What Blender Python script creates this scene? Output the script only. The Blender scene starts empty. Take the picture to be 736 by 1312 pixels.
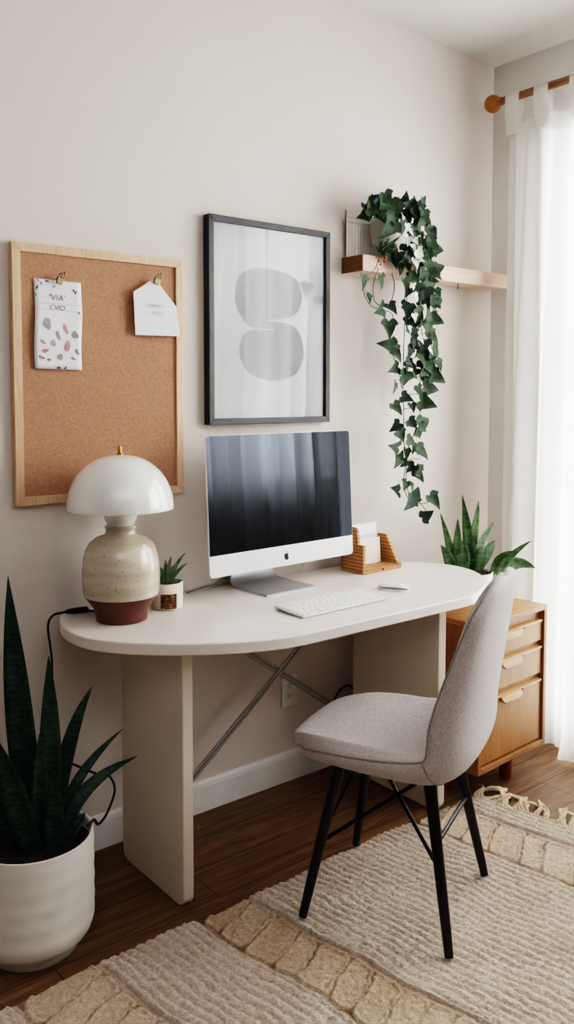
import bpy, bmesh, math, random
from mathutils import Vector, Matrix
from math import sin, cos, pi, radians as R
random.seed(11)
SC = bpy.context.scene
COL = SC.collection

# ------------------------------------------------------------------ helpers
def link(o, parent=None):
    COL.objects.link(o)
    if parent is not None:
        o.parent = parent
    return o

def tag(o, label=None, cat=None, group=None, kind=None):
    if label: o['label'] = label
    if cat: o['category'] = cat
    if group: o['group'] = group
    if kind: o['kind'] = kind
    return o

def thing(name, label, cat, loc=(0, 0, 0), rz=0.0, group=None):
    o = bpy.data.objects.new(name, None)
    o.empty_display_size = 0.05
    COL.objects.link(o)
    o.location = loc
    o.rotation_euler = (0, 0, rz)
    return tag(o, label, cat, group)

def finish(name, bm, mat, parent=None, smooth=True, angle=40, loc=None, rot=None):
    me = bpy.data.meshes.new(name)
    bmesh.ops.recalc_face_normals(bm, faces=bm.faces[:])
    for f in bm.faces:
        f.smooth = smooth
    if smooth and angle is not None:
        lim = R(angle)
        for e in bm.edges:
            if len(e.link_faces) == 2:
                e.smooth = e.calc_face_angle(0) < lim
    bm.to_mesh(me)
    bm.free()
    me.materials.append(mat)
    o = bpy.data.objects.new(name, me)
    link(o, parent)
    if loc: o.location = loc
    if rot: o.rotation_euler = rot
    return o

def bevel(o, w=0.003, seg=2, ang=40):
    m = o.modifiers.new('bevel', 'BEVEL')
    m.width = w; m.segments = seg; m.limit_method = 'ANGLE'; m.angle_limit = R(ang)
    m.harden_normals = False
    return o

def subsurf(o, n=1):
    m = o.modifiers.new('sub', 'SUBSURF'); m.levels = n; m.render_levels = n
    return o

def NB(): return bmesh.new()

def box(bm, lo, hi, M=None):
    vs = []
    for z in (lo[2], hi[2]):
        for x, y in ((lo[0], lo[1]), (hi[0], lo[1]), (hi[0], hi[1]), (lo[0], hi[1])):
            v = Vector((x, y, z))
            vs.append(bm.verts.new(M @ v if M else v))
    for f in ((3, 2, 1, 0), (4, 5, 6, 7), (0, 1, 5, 4), (1, 2, 6, 5), (2, 3, 7, 6), (3, 0, 4, 7)):
        bm.faces.new([vs[i] for i in f])
    return vs

def prism(bm, pts, h0, h1, M=None):
    """closed 2-D outline (x, y) extruded from h0 to h1"""
    a = [bm.verts.new((M @ Vector((x, y, h0))) if M else (x, y, h0)) for x, y in pts]
    b = [bm.verts.new((M @ Vector((x, y, h1))) if M else (x, y, h1)) for x, y in pts]
    n = len(pts)
    bm.faces.new(a[::-1]); bm.faces.new(b)
    for i in range(n):
        j = (i + 1) % n
        bm.faces.new((a[i], a[j], b[j], b[i]))

def rrect(w, h, r, n=5, c=(0, 0)):
    out = []
    for k, (sx, sy) in enumerate(((1, 1), (-1, 1), (-1, -1), (1, -1))):
        cx, cy = c[0] + sx * (w / 2 - r), c[1] + sy * (h / 2 - r)
        for i in range(n + 1):
            a = k * pi / 2 + (pi / 2) * i / n
            out.append((cx + r * cos(a), cy + r * sin(a)))
    return out

XZ = Matrix(((1, 0, 0, 0), (0, 0, 1, 0), (0, 1, 0, 0), (0, 0, 0, 1)))   # (x, z, depth) -> (x, depth, z)
YZ = Matrix(((0, 0, 1, 0), (1, 0, 0, 0), (0, 1, 0, 0), (0, 0, 0, 1)))   # (y, z, depth) -> (depth, y, z)

def lathe(bm, prof, seg=48, c=(0, 0, 0), cap=True):
    rings = []
    for r, z in prof:
        if r < 1e-5:
            rings.append([bm.verts.new((c[0], c[1], c[2] + z))])
        else:
            rings.append([bm.verts.new((c[0] + r * cos(2 * pi * i / seg), c[1] + r * sin(2 * pi * i / seg), c[2] + z)) for i in range(seg)])
    for a, b in zip(rings, rings[1:]):
        if len(a) == 1 and len(b) == 1: continue
        for i in range(seg):
            j = (i + 1) % seg
            if len(a) == 1: bm.faces.new((a[0], b[j], b[i]))
            elif len(b) == 1: bm.faces.new((a[i], a[j], b[0]))
            else: bm.faces.new((a[i], a[j], b[j], b[i]))
    if cap:
        if len(rings[0]) > 1: bm.faces.new(rings[0][::-1])
        if len(rings[-1]) > 1: bm.faces.new(rings[-1])

def smooth_path(pts, n=6, closed=False):
    P = [Vector(p) for p in pts]
    if len(P) < 3 and not closed: return P
    out = []
    N = len(P)
    rng = range(N) if closed else range(N - 1)
    for i in rng:
        if closed:
            p0, p1, p2, p3 = P[(i - 1) % N], P[i], P[(i + 1) % N], P[(i + 2) % N]
        else:
            p0 = P[i - 1] if i else P[0] * 2 - P[1]
            p1, p2 = P[i], P[i + 1]
            p3 = P[i + 2] if i + 2 < N else P[-1] * 2 - P[-2]
        for k in range(n):
            t = k / n
            out.append(0.5 * ((2 * p1) + (p2 - p0) * t + (2 * p0 - 5 * p1 + 4 * p2 - p3) * t * t + (3 * p1 - p0 - 3 * p2 + p3) * t ** 3))
    if not closed: out.append(P[-1].copy())
    return out

def tube(bm, pts, r, seg=10, closed=False):
    """r may be a number or a function of 0..1 along the path"""
    P = [Vector(p) for p in pts]
    N = len(P)
    rf = r if callable(r) else (lambda t: r)
    rings = []
    up = None
    for i, p in enumerate(P):
        if closed: d = P[(i + 1) % N] - P[i - 1]
        else: d = P[min(i + 1, N - 1)] - P[max(i - 1, 0)]
        if d.length < 1e-9: d = Vector((0, 0, 1))
        d.normalize()
        if up is None:
            up = Vector((0, 0, 1)) if abs(d.z) < 0.9 else Vector((1, 0, 0))
        s = d.cross(up)
        if s.length < 1e-4:
            up = Vector((0.3, 1, 0.2)).normalized(); s = d.cross(up)
        s.normalize(); u = s.cross(d).normalized(); up = u
        rad = rf(i / max(1, N - 1))
        rings.append([bm.verts.new(p + s * (rad * cos(2 * pi * k / seg)) + u * (rad * sin(2 * pi * k / seg))) for k in range(seg)])
    pairs = list(zip(rings, rings[1:]))
    if closed: pairs.append((rings[-1], rings[0]))
    for a, b in pairs:
        for k in range(seg):
            j = (k + 1) % seg
            bm.faces.new((a[k], a[j], b[j], b[k]))
    if not closed:
        bm.faces.new(rings[0][::-1]); bm.faces.new(rings[-1])

def copy_tree(o, parent=None):
    c = o.copy(); COL.objects.link(c)
    if parent is not None: c.parent = parent
    for ch in list(o.children): copy_tree(ch, c)
    return c

# ------------------------------------------------------------------ materials
def srgb(r, g, b):
    f = lambda c: (c / 255 / 12.92) if c / 255 <= 0.04045 else ((c / 255 + 0.055) / 1.055) ** 2.4
    return (f(r), f(g), f(b), 1.0)

class Mat:
    def __init__(s, name):
        s.m = bpy.data.materials.new(name)
        s.m.use_nodes = True
        s.nt = s.m.node_tree
        s.N = s.nt.nodes; s.L = s.nt.links
        s.b = s.N.get('Principled BSDF')
        s.out = s.N.get('Material Output')
    def node(s, t, **kw):
        n = s.N.new(t)
        for k, v in kw.items(): setattr(n, k, v)
        return n
    def coord(s, scale=(1, 1, 1), kind='Object', rot=(0, 0, 0)):
        tc = s.node('ShaderNodeTexCoord'); mp = s.node('ShaderNodeMapping')
        mp.inputs['Scale'].default_value = scale; mp.inputs['Rotation'].default_value = rot
        s.L.new(tc.outputs[kind], mp.inputs['Vector'])
        return mp.outputs['Vector']
    def noise(s, vec, scale=5, detail=3, rough=0.5, dist=0.0):
        n = s.node('ShaderNodeTexNoise')
        n.inputs['Scale'].default_value = scale; n.inputs['Detail'].default_value = detail
        n.inputs['Roughness'].default_value = rough; n.inputs['Distortion'].default_value = dist
        s.L.new(vec, n.inputs['Vector'])
        return n.outputs['Fac']
    def ramp(s, fac, stops):
        r = s.node('ShaderNodeValToRGB')
        el = r.color_ramp.elements
        while len(el) < len(stops): el.new(0.5)
        for e, (p, c) in zip(el, stops):
            e.position = p; e.color = c
        s.L.new(fac, r.inputs['Fac'])
        return r.outputs['Color']
    def mix(s, fac, a, b, mode='MIX'):
        m = s.node('ShaderNodeMix', data_type='RGBA', blend_type=mode)
        for v, i in ((fac, 0), (a, 6), (b, 7)):
            if hasattr(v, 'links'): s.L.new(v, m.inputs[i])
            else: m.inputs[i].default_value = v
        return m.outputs[2]
    def bump(s, fac, strength=0.2, dist=0.01):
        b = s.node('ShaderNodeBump')
        b.inputs['Strength'].default_value = strength; b.inputs['Distance'].default_value = dist
        s.L.new(fac, b.inputs['Height'])
        s.L.new(b.outputs['Normal'], s.b.inputs['Normal'])
        return b
    def set(s, **kw):
        for k, v in kw.items():
            i = s.b.inputs[k.replace('_', ' ')]
            if hasattr(v, 'links'): s.L.new(v, i)
            else: i.default_value = v
        return s

def plain(name, col, rough=0.5, metal=0.0, spec=0.5, nscale=None, nstr=0.1, var=0.06, **kw):
    m = Mat(name)
    v = m.coord()
    n = m.noise(v, nscale or 8, 3)
    d = tuple(c * (1 - var) for c in col[:3]) + (1,)
    l = tuple(min(1, c * (1 + var)) for c in col[:3]) + (1,)
    m.set(Base_Color=m.ramp(n, [(0.3, d), (0.7, l)]), Roughness=rough, Metallic=metal)
    m.b.inputs['Specular IOR Level'].default_value = spec
    if nscale: m.bump(n, nstr, 0.002)
    for k, x in kw.items(): m.b.inputs[k.replace('_', ' ')].default_value = x
    return m.m

def wood(name, dark, light, axis='X', rough=0.45, scale=1.0, ring=6.0, bump=0.05):
    m = Mat(name)
    st = {'X': (1.2, 14, 14), 'Y': (14, 1.2, 14), 'Z': (14, 14, 1.2)}[axis]
    v = m.coord(tuple(a * scale for a in st))
    n1 = m.noise(v, 1.6, 5, 0.6, 0.6)
    v2 = m.coord(tuple(a * scale * 6 for a in st))
    n2 = m.noise(v2, 2.0, 3, 0.6)
    c = m.ramp(n1, [(0.3, dark), (0.7, light)])
    c2 = m.mix(0.25, c, m.ramp(n2, [(0.35, tuple(a * 0.6 for a in dark[:3]) + (1,)), (0.6, light)]))
    m.set(Base_Color=c2, Roughness=rough)
    m.bump(n2, bump, 0.001)
    return m.m

def m_wall(name, col, rough=0.85):
    m = Mat(name); v = m.coord()
    n = m.noise(v, 60, 4)
    big = m.noise(v, 1.2, 2)
    m.set(Base_Color=m.ramp(big, [(0.3, tuple(c * 0.97 for c in col[:3]) + (1,)), (0.7, col)]), Roughness=rough)
    m.b.inputs['Specular IOR Level'].default_value = 0.25
    m.bump(n, 0.04, 0.002)
    return m.m

MW = m_wall('wall_paint', srgb(226, 217, 210))
MWDIM = m_wall('dimmed_wall_paint', srgb(150, 143, 138))  # kept dark on the unseen walls to cut bounce light
MWR = m_wall('window_wall_paint', srgb(224, 220, 214))
MCEIL = m_wall('ceiling_paint', srgb(226, 223, 218))
MTRIM = plain('white_trim_paint', srgb(236, 234, 232), 0.4)

def m_floor():
    m = Mat('oak_plank_floor')
    v = m.coord((1, 1, 1))
    br = m.node('ShaderNodeTexBrick')
    br.offset = 0.37; br.squash = 1.0
    for k, x in (('Scale', 1.0), ('Brick Width', 1.35), ('Row Height', 0.155), ('Mortar Size', 0.0016), ('Mortar Smooth', 0.3), ('Bias', 0.0)):
        br.inputs[k].default_value = x
    br.inputs['Color1'].default_value = (0.25, 0.25, 0.25, 1); br.inputs['Color2'].default_value = (0.8, 0.8, 0.8, 1)
    br.inputs['Mortar'].default_value = (0.0, 0.0, 0.0, 1)
    m.L.new(v, br.inputs['Vector'])
    g = m.noise(m.coord((1.3, 17, 1)), 2.2, 6, 0.65, 1.2)
    g2 = m.noise(m.coord((5, 120, 1)), 2.0, 3, 0.6)
    grain = m.ramp(g, [(0.28, srgb(82, 60, 42)), (0.5, srgb(124, 94, 67)), (0.74, srgb(162, 127, 94))])
    fine = m.mix(0.30, grain, m.ramp(g2, [(0.35, srgb(64, 45, 31)), (0.62, srgb(150, 112, 80))]))
    tone = m.mix(0.28, fine, m.mix(1.0, fine, br.outputs['Color'], 'MULTIPLY'))
    dark = m.mix(br.outputs['Fac'], tone, srgb(24, 14, 8))
    m.set(Base_Color=dark, Roughness=0.5)
    m.b.inputs['Specular IOR Level'].default_value = 0.35
    inv = m.node('ShaderNodeMath', operation='SUBTRACT'); inv.inputs[0].default_value = 1.0
    m.L.new(br.outputs['Fac'], inv.inputs[1])
    add = m.node('ShaderNodeMath', operation='MULTIPLY_ADD')
    m.L.new(g2, add.inputs[0]); add.inputs[1].default_value = 0.12
    m.L.new(inv.outputs[0], add.inputs[2])
    m.bump(add.outputs[0], 0.35, 0.003)
    return m.m
MFLOOR = m_floor()

def m_rug():
    m = Mat('woven_wool_rug')
    at = m.node('ShaderNodeAttribute', attribute_name='tone')
    sep = m.node('ShaderNodeSeparateColor'); m.L.new(at.outputs['Color'], sep.inputs[0])
    v = m.coord()
    n = m.noise(v, 90, 4, 0.7)
    n2 = m.noise(v, 260, 3, 0.7)
    blot = m.noise(v, 9, 3, 0.6)
    pile = m.ramp(n, [(0.25, srgb(184, 166, 150)), (0.55, srgb(221, 206, 191)), (0.75, srgb(242, 231, 219))])
    pile = m.mix(m.ramp(blot, [(0.45, (0, 0, 0, 1)), (0.75, (0.4, 0.4, 0.4, 1))]), pile, srgb(200, 178, 156))
    tan = m.ramp(n, [(0.25, srgb(172, 147, 122)), (0.7, srgb(210, 186, 160))])
    c = m.mix(sep.outputs[0], pile, tan)
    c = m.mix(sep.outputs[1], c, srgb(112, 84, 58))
    m.set(Base_Color=c, Roughness=0.95)
    m.b.inputs['Specular IOR Level'].default_value = 0.1
    mixh = m.node('ShaderNodeMath', operation='ADD'); m.L.new(n, mixh.inputs[0]); m.L.new(n2, mixh.inputs[1])
    m.bump(mixh.outputs[0], 0.7, 0.006)
    return m.m
MRUG = m_rug()
MFRINGE = plain('rug_fringe_wool', srgb(214, 196, 172), 0.95, nscale=150, nstr=0.5, var=0.12, spec=0.1)

def m_cork():
    m = Mat('cork'); v = m.coord()
    n = m.noise(v, 190, 4, 0.75)
    vo = m.node('ShaderNodeTexVoronoi'); vo.inputs['Scale'].default_value = 330; m.L.new(v, vo.inputs['Vector'])
    c = m.ramp(n, [(0.25, srgb(156, 117, 96)), (0.5, srgb(178, 138, 115)), (0.75, srgb(196, 158, 134))])
    c = m.mix(m.ramp(vo.outputs['Distance'], [(0.1, (0.35, 0.35, 0.35, 1)), (0.35, (0, 0, 0, 1))]), c, srgb(206, 172, 146))
    m.set(Base_Color=c, Roughness=0.9); m.bump(n, 0.35, 0.002)
    m.b.inputs['Specular IOR Level'].default_value = 0.1
    return m.m
MCORK = m_cork()
MPINE = wood('pale_pine', srgb(206, 168, 136), srgb(228, 196, 166), 'Z')
MPINEX = wood('pale_pine_lengthwise', srgb(216, 184, 164), srgb(236, 208, 190), 'X')
MSHELFEND = wood('shaded_brown_end_grain', srgb(112, 76, 48), srgb(142, 100, 66), 'X', scale=2)  # stained end grain, darkened further as the side turned from the window
MBLACKFR = plain('black_frame_lacquer', srgb(38, 38, 42), 0.35, var=0.1)
MPRINT = plain('print_paper', srgb(252, 252, 252), 0.8, var=0.01)
MGREYINK = plain('grey_ink', srgb(138, 138, 142), 0.8, nscale=30, nstr=0.02, var=0.05)

def m_glass(name, ior=1.5, tint=(1, 1, 1, 1), rough=0.0):
    m = Mat(name)
    m.N.remove(m.b)
    fr = m.node('ShaderNodeFresnel'); fr.inputs['IOR'].default_value = ior
    tr = m.node('ShaderNodeBsdfTransparent'); tr.inputs['Color'].default_value = tint
    gl = m.node('ShaderNodeBsdfGlossy'); gl.inputs['Roughness'].default_value = rough
    ns = m.noise(m.coord(), 2.0, 1)
    mx = m.node('ShaderNodeMixShader')
    m.L.new(fr.outputs[0], mx.inputs[0]); m.L.new(tr.outputs[0], mx.inputs[1]); m.L.new(gl.outputs[0], mx.inputs[2])
    m.L.new(mx.outputs[0], m.out.inputs['Surface'])
    return m.m
MPICGLASS = m_glass('picture_glass', 1.72)
MWINGLASS = m_glass('window_glass', 1.3)

MDESK = plain('cream_desk_lacquer', srgb(236, 228, 221), 0.32, var=0.015)
MPANEL = plain('cream_panel_lacquer', srgb(228, 217, 202), 0.4, var=0.015)
MSTEEL = plain('brushed_steel', srgb(172, 170, 166), 0.42, 0.7, var=0.05)
MALU = plain('aluminium', srgb(186, 187, 190), 0.42, 0.7, nscale=400, nstr=0.02, var=0.02)
MALUCHIN = plain('aluminium_chin', srgb(232, 232, 235), 0.4, 0.25, var=0.01)
def m_screen():
    m = Mat('black_screen_glass')
    n = m.noise(m.coord(), 3, 2)
    m.set(Base_Color=m.ramp(n, [(0, (0.004, 0.004, 0.005, 1)), (1, (0.006, 0.006, 0.008, 1))]), Roughness=0.02, IOR=1.54)
    m.b.inputs['Specular Tint'].default_value = (0.72, 0.84, 1.0, 1)
    return m.m
MSCREEN = m_screen()
MBLACKPL = plain('black_plastic', srgb(18, 18, 19), 0.45, var=0.1)
MLOGO = plain('dark_grey_logo', srgb(46, 47, 50), 0.3, var=0.05)
MWHITEPL = plain('white_plastic', srgb(240, 240, 240), 0.35, var=0.01)
MKEY = plain('white_keycaps', srgb(244, 243, 242), 0.45, var=0.01)
MKBASE = plain('keyboard_aluminium', srgb(232, 230, 228), 0.4, 0.1, var=0.02)
MBLACKWOOD = plain('black_lacquered_wood', srgb(14, 14, 15), 0.35, var=0.15)
MBLACKMET = plain('black_metal', srgb(12, 12, 13), 0.35, 0.3, var=0.15)

def m_fabric(name, c1, c2):
    m = Mat(name); v = m.coord()
    w1 = m.noise(m.coord((1, 1, 0.25)), 420, 3, 0.7)
    w2 = m.noise(m.coord((0.3, 0.3, 1.4)), 420, 3, 0.7)
    ad = m.node('ShaderNodeMath', operation='ADD'); m.L.new(w1, ad.inputs[0]); m.L.new(w2, ad.inputs[1])
    hf = m.node('ShaderNodeMath', operation='MULTIPLY'); m.L.new(ad.outputs[0], hf.inputs[0]); hf.inputs[1].default_value = 0.5
    m.set(Base_Color=m.ramp(hf.outputs[0], [(0.35, c1), (0.62, c2)]), Roughness=0.92)
    m.b.inputs['Specular IOR Level'].default_value = 0.15
    m.b.inputs['Sheen Weight'].default_value = 0.25
    m.bump(hf.outputs[0], 0.5, 0.002)
    return m.m
MFAB = m_fabric('grey_chair_fabric', srgb(158, 149, 147), srgb(206, 199, 197))
MPIPE = m_fabric('chair_piping', srgb(128, 118, 116), srgb(172, 162, 160))

def m_stoneware():
    m = Mat('speckled_stoneware_glaze'); v = m.coord()
    vo = m.node('ShaderNodeTexVoronoi'); vo.inputs['Scale'].default_value = 95; vo.inputs['Randomness'].default_value = 1.0
    m.L.new(v, vo.inputs['Vector'])
    keep = m.noise(v, 60, 2)
    spots = m.ramp(vo.outputs['Distance'], [(0.10, (1, 1, 1, 1)), (0.22, (0, 0, 0, 1))])
    k = m.ramp(keep, [(0.46, (0, 0, 0, 1)), (0.52, (1, 1, 1, 1))])
    f = m.mix(1.0, spots, k, 'MULTIPLY')
    band = m.noise(m.coord((1, 1, 7)), 4, 4)
    base = m.ramp(band, [(0.3, srgb(178, 164, 142)), (0.7, srgb(212, 201, 184))])
    m.set(Base_Color=m.mix(f, base, srgb(104, 80, 56)), Roughness=0.35)
    m.set(Coat_Weight=1.0, Coat_Roughness=0.08, Coat_IOR=1.6)
    m.bump(band, 0.08, 0.004)
    return m.m
MSTONE = m_stoneware()
MTERRA = plain('brown_terracotta', srgb(104, 63, 54), 0.5, nscale=40, nstr=0.05, var=0.08)
MOPAL = plain('opal_white_glass', srgb(250, 247, 242), 0.3, var=0.01, Subsurface_Weight=0.15, Coat_Weight=1.0, Coat_Roughness=0.03, Coat_IOR=1.7)
MCLEAR = plain('frosted_lamp_glass', srgb(246, 243, 240), 0.12, var=0.02, Subsurface_Weight=0.1)
MBRASS = plain('brass', srgb(196, 150, 92), 0.3, 1.0, var=0.05)
MPEWTER = plain('patterned_brass_clip', srgb(150, 134, 108), 0.35, 0.8, nscale=300, nstr=0.6, var=0.35)
MPOTWHITE = plain('white_ceramic', srgb(228, 225, 219), 0.55, nscale=20, nstr=0.05, var=0.03)
MPOTCREAM = plain('cream_ceramic', srgb(228, 216, 202), 0.45, nscale=25, nstr=0.05, var=0.04)
MPOTGREEN = plain('pale_sage_ceramic', srgb(186, 190, 180), 0.5, var=0.03)
MSOIL = plain('potting_soil', srgb(34, 25, 20), 0.95, nscale=120, nstr=1.0, var=0.5)
def m_embossed():
    m = Mat('brown_embossed_label'); v = m.coord((1, 1, 1))
    n = m.noise(m.coord((60, 60, 130)), 1.5, 3)
    m.set(Base_Color=m.ramp(n, [(0.35, srgb(62, 34, 20)), (0.55, srgb(110, 66, 38)), (0.72, srgb(196, 158, 112))]), Roughness=0.5)
    m.bump(n, 0.6, 0.003)
    return m.m
MLABEL = m_embossed()

def m_leaf(name, c1, c2, band=None, axis_scale=(1, 1, 1), rough=0.38, nscale=30):
    m = Mat(name); v = m.coord(axis_scale)
    n = m.noise(v, nscale, 4, 0.6, 0.5)
    c = m.ramp(n, [(0.32, c1), (0.68, c2)])
    if band:
        w = m.node('ShaderNodeTexWave', wave_type='BANDS', bands_direction='Z')
        w.inputs['Scale'].default_value = 18; w.inputs['Distortion'].default_value = 7
        w.inputs['Detail'].default_value = 3; w.inputs['Detail Scale'].default_value = 2.5
        m.L.new(m.coord(), w.inputs['Vector'])
        c = m.mix(m.ramp(w.outputs['Fac'], [(0.45, (0, 0, 0, 1)), (0.8, (0.45, 0.45, 0.45, 1))]), c, band)
    m.set(Base_Color=c, Roughness=rough)
    m.b.inputs['Specular IOR Level'].default_value = 0.3
    return m.m
MSNAKE = m_leaf('dark_snake_leaf', srgb(36, 56, 48), srgb(64, 90, 74), srgb(20, 33, 28), rough=0.45)
MSNAKE2 = m_leaf('green_snake_leaf', srgb(52, 76, 50), srgb(104, 130, 88), srgb(46, 70, 46), rough=0.4)
MIVY = m_leaf('ivy_leaf_green', srgb(29, 46, 34), srgb(66, 87, 62), rough=0.5, nscale=22)
MIVYW = m_leaf('ivy_leaf_pale', srgb(196, 208, 190), srgb(236, 238, 230), rough=0.5, nscale=40)
MSTEM = plain('ivy_stem', srgb(78, 92, 70), 0.6, var=0.2)
MAGAVE = m_leaf('succulent_leaf', srgb(70, 96, 76), srgb(126, 148, 120), rough=0.45, nscale=40)
MBERRY = plain('orange_berry', srgb(188, 110, 78), 0.4, var=0.15)
MCAB = wood('honey_oak', srgb(142, 97, 60), srgb(168, 122, 80), 'Z', 0.4)
MCABX = wood('honey_oak_lengthwise', srgb(158, 111, 72), srgb(184, 138, 95), 'X', 0.4)
MCABF = wood('drawer_front_oak', srgb(150, 102, 60), srgb(176, 128, 80), 'Z', 0.38, scale=0.6)
MHANDLE = wood('pale_drawer_handle', srgb(198, 152, 108), srgb(220, 178, 134), 'X', 0.4)
MREDWOOD = wood('red_brown_leg', srgb(112, 50, 26), srgb(142, 70, 38), 'Z', 0.45)
MDARKGAP = plain('drawer_shadow_gap', srgb(70, 42, 22), 0.8, var=0.1)
MBAMBOO = None
def m_bamboo():
    m = Mat('bamboo_strips'); v = m.coord()
    w = m.node('ShaderNodeTexWave', wave_type='BANDS', bands_direction='Z')
    w.inputs['Scale'].default_value = 24; w.inputs['Distortion'].default_value = 1.2; w.inputs['Detail'].default_value = 3
    w.inputs['Detail Scale'].default_value = 4
    m.L.new(v, w.inputs['Vector'])
    n = m.noise(m.coord((10, 10, 90)), 2, 4)
    c = m.ramp(w.outputs['Fac'], [(0.1, srgb(146, 98, 58)), (0.45, srgb(180, 130, 86)), (0.8, srgb(200, 154, 108))])
    c = m.mix(0.3, c, m.ramp(n, [(0.35, srgb(138, 92, 52)), (0.65, srgb(206, 162, 116))]))
    m.set(Base_Color=c, Roughness=0.45)
    return m.m
MBAMBOO = m_bamboo()
MPAPER = plain('white_paper', srgb(238, 237, 239), 0.85, var=0.01)
MCREAMP = plain('cream_paper', srgb(236, 226, 214), 0.85, var=0.015)
MINK = plain('dark_ink', srgb(108, 106, 110), 0.8, var=0.2)
MPALEINK = plain('pale_grey_ink', srgb(176, 176, 180), 0.8, var=0.05)
MLEAFINK = plain('grey_watercolour', srgb(152, 152, 154), 0.85, nscale=60, nstr=0.02, var=0.2)
MPINKINK = plain('dusty_pink_watercolour', srgb(190, 142, 144), 0.85, nscale=60, nstr=0.02, var=0.2)
MRODWOOD = wood('walnut_curtain_rod', srgb(128, 86, 62), srgb(156, 110, 82), 'Y', 0.4)
MBALLWOOD = wood('amber_wood_finial', srgb(150, 92, 44), srgb(190, 130, 72), 'X', 0.3, scale=2)
MSLAT = plain('off_white_rack_paint', srgb(246, 240, 233), 0.6, var=0.02)
MGREYMET = plain('grey_metal', srgb(120, 116, 112), 0.4, 0.8, var=0.1)

def m_curtain():
    m = Mat('sheer_white_linen')
    m.N.remove(m.b)
    v = m.coord()
    n = m.noise(m.coord((1, 500, 60)), 1.0, 3)
    n2 = m.noise(m.coord((1, 60, 500)), 1.0, 3)
    mxc = m.mix(0.5, m.ramp(n, [(0.3, srgb(240, 239, 237)), (0.7, srgb(252, 252, 251))]), m.ramp(n2, [(0.3, srgb(232, 230, 226)), (0.7, srgb(250, 249, 247))]))
    df = m.node('ShaderNodeBsdfDiffuse'); tl = m.node('ShaderNodeBsdfTranslucent'); tp = m.node('ShaderNodeBsdfTransparent')
    m.L.new(mxc, df.inputs['Color']); m.L.new(mxc, tl.inputs['Color'])
    a = m.node('ShaderNodeMixShader'); a.inputs[0].default_value = 0.5
    m.L.new(df.outputs[0], a.inputs[1]); m.L.new(tl.outputs[0], a.inputs[2])
    b = m.node('ShaderNodeMixShader'); b.inputs[0].default_value = 0.03
    m.L.new(a.outputs[0], b.inputs[1]); m.L.new(tp.outputs[0], b.inputs[2])
    m.L.new(b.outputs[0], m.out.inputs['Surface'])
    return m.m
MCURT = m_curtain()

# ------------------------------------------------------------------ the setting
XW = 3.153          # right wall plane
bm = NB(); box(bm, (-1.4, -3.6, -0.06), (XW + 0.14, 0.12, 0.0))
tag(finish('floor', bm, MFLOOR, smooth=False), 'brown oak plank floor', None, None, 'structure')
bm = NB(); box(bm, (-1.4, 0.0, 0.0), (XW + 0.14, 0.12, 3.2))
tag(finish('wall_back', bm, MW, smooth=False), 'off-white wall behind the desk', None, None, 'structure')
bm = NB(); box(bm, (-1.52, -3.6, 0.0), (-1.4, 0.12, 3.2))
tag(finish('wall_left', bm, MWDIM, smooth=False), 'unseen darkened wall at the far left of the room', None, None, 'structure')
bm = NB(); box(bm, (-1.52, -3.72, 0.0), (XW + 0.14, -3.6, 3.2))
tag(finish('wall_rear', bm, MWDIM, smooth=False), 'unseen darkened wall facing the desk', None, None, 'structure')
OPEN = [(-1.02, -0.42, 0.10, 2.52), (-2.62, -1.14, 1.06, 2.52)]      # tall glazed door, then a window with sill raised to darken the screen's reflection
bm = NB()
box(bm, (XW, -3.6, 0), (XW + 0.14, -2.62, 3.2)); box(bm, (XW, -0.42, 0), (XW + 0.14, 0.0, 3.2)); box(bm, (XW, -1.14, 0), (XW + 0.14, -1.02, 3.2))
for a, b, z0, z1 in OPEN:
    box(bm, (XW, a, 0), (XW + 0.14, b, z0)); box(bm, (XW, a, z1), (XW + 0.14, b, 3.2))
tag(finish('wall_right', bm, MWR, smooth=False), 'white window wall behind the curtains', None, None, 'structure')
bm = NB()
zc = lambda x: 2.885 + 0.041 * (XW - x)
vs = []
for z_off in (0, 0.08):
    for x, y in ((-1.4, -3.6), (XW + 0.14, -3.6), (XW + 0.14, 0.12), (-1.4, 0.12)):
        vs.append(bm.verts.new((x, y, zc(x) + z_off)))
for f in ((3, 2, 1, 0), (4, 5, 6, 7), (0, 1, 5, 4), (1, 2, 6, 5), (2, 3, 7, 6), (3, 0, 4, 7)):
    bm.faces.new([vs[i] for i in f])
tag(finish('ceiling', bm, MCEIL, smooth=False), 'white ceiling', None, None, 'structure')

def skirting(name, M, x0, x1, label):
    bm = NB()
    prof = [(0, 0), (0.016, 0), (0.016, 0.086), (0.013, 0.098), (0.006, 0.108), (0, 0.109)]
    a = [bm.verts.new(M @ Vector((x0, -d, z))) for d, z in prof]
    b = [bm.verts.new(M @ Vector((x1, -d, z))) for d, z in prof]
    n = len(prof)
    bm.faces.new(a); bm.faces.new(b[::-1])
    for i in range(n):
        j = (i + 1) % n
        bm.faces.new((a[i], b[i], b[j], a[j]))
    tag(finish(name, bm, MTRIM, smooth=False), label, None, None, 'structure')
skirting('baseboard_back', Matrix.Identity(4), -1.4, XW, 'white baseboard under the desk')
skirting('baseboard_right', Matrix.Translation((XW, 0, 0)) @ Matrix.Rotation(-pi / 2, 4, 'Z'), 0.016, 3.6, 'white baseboard below the window')

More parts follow.
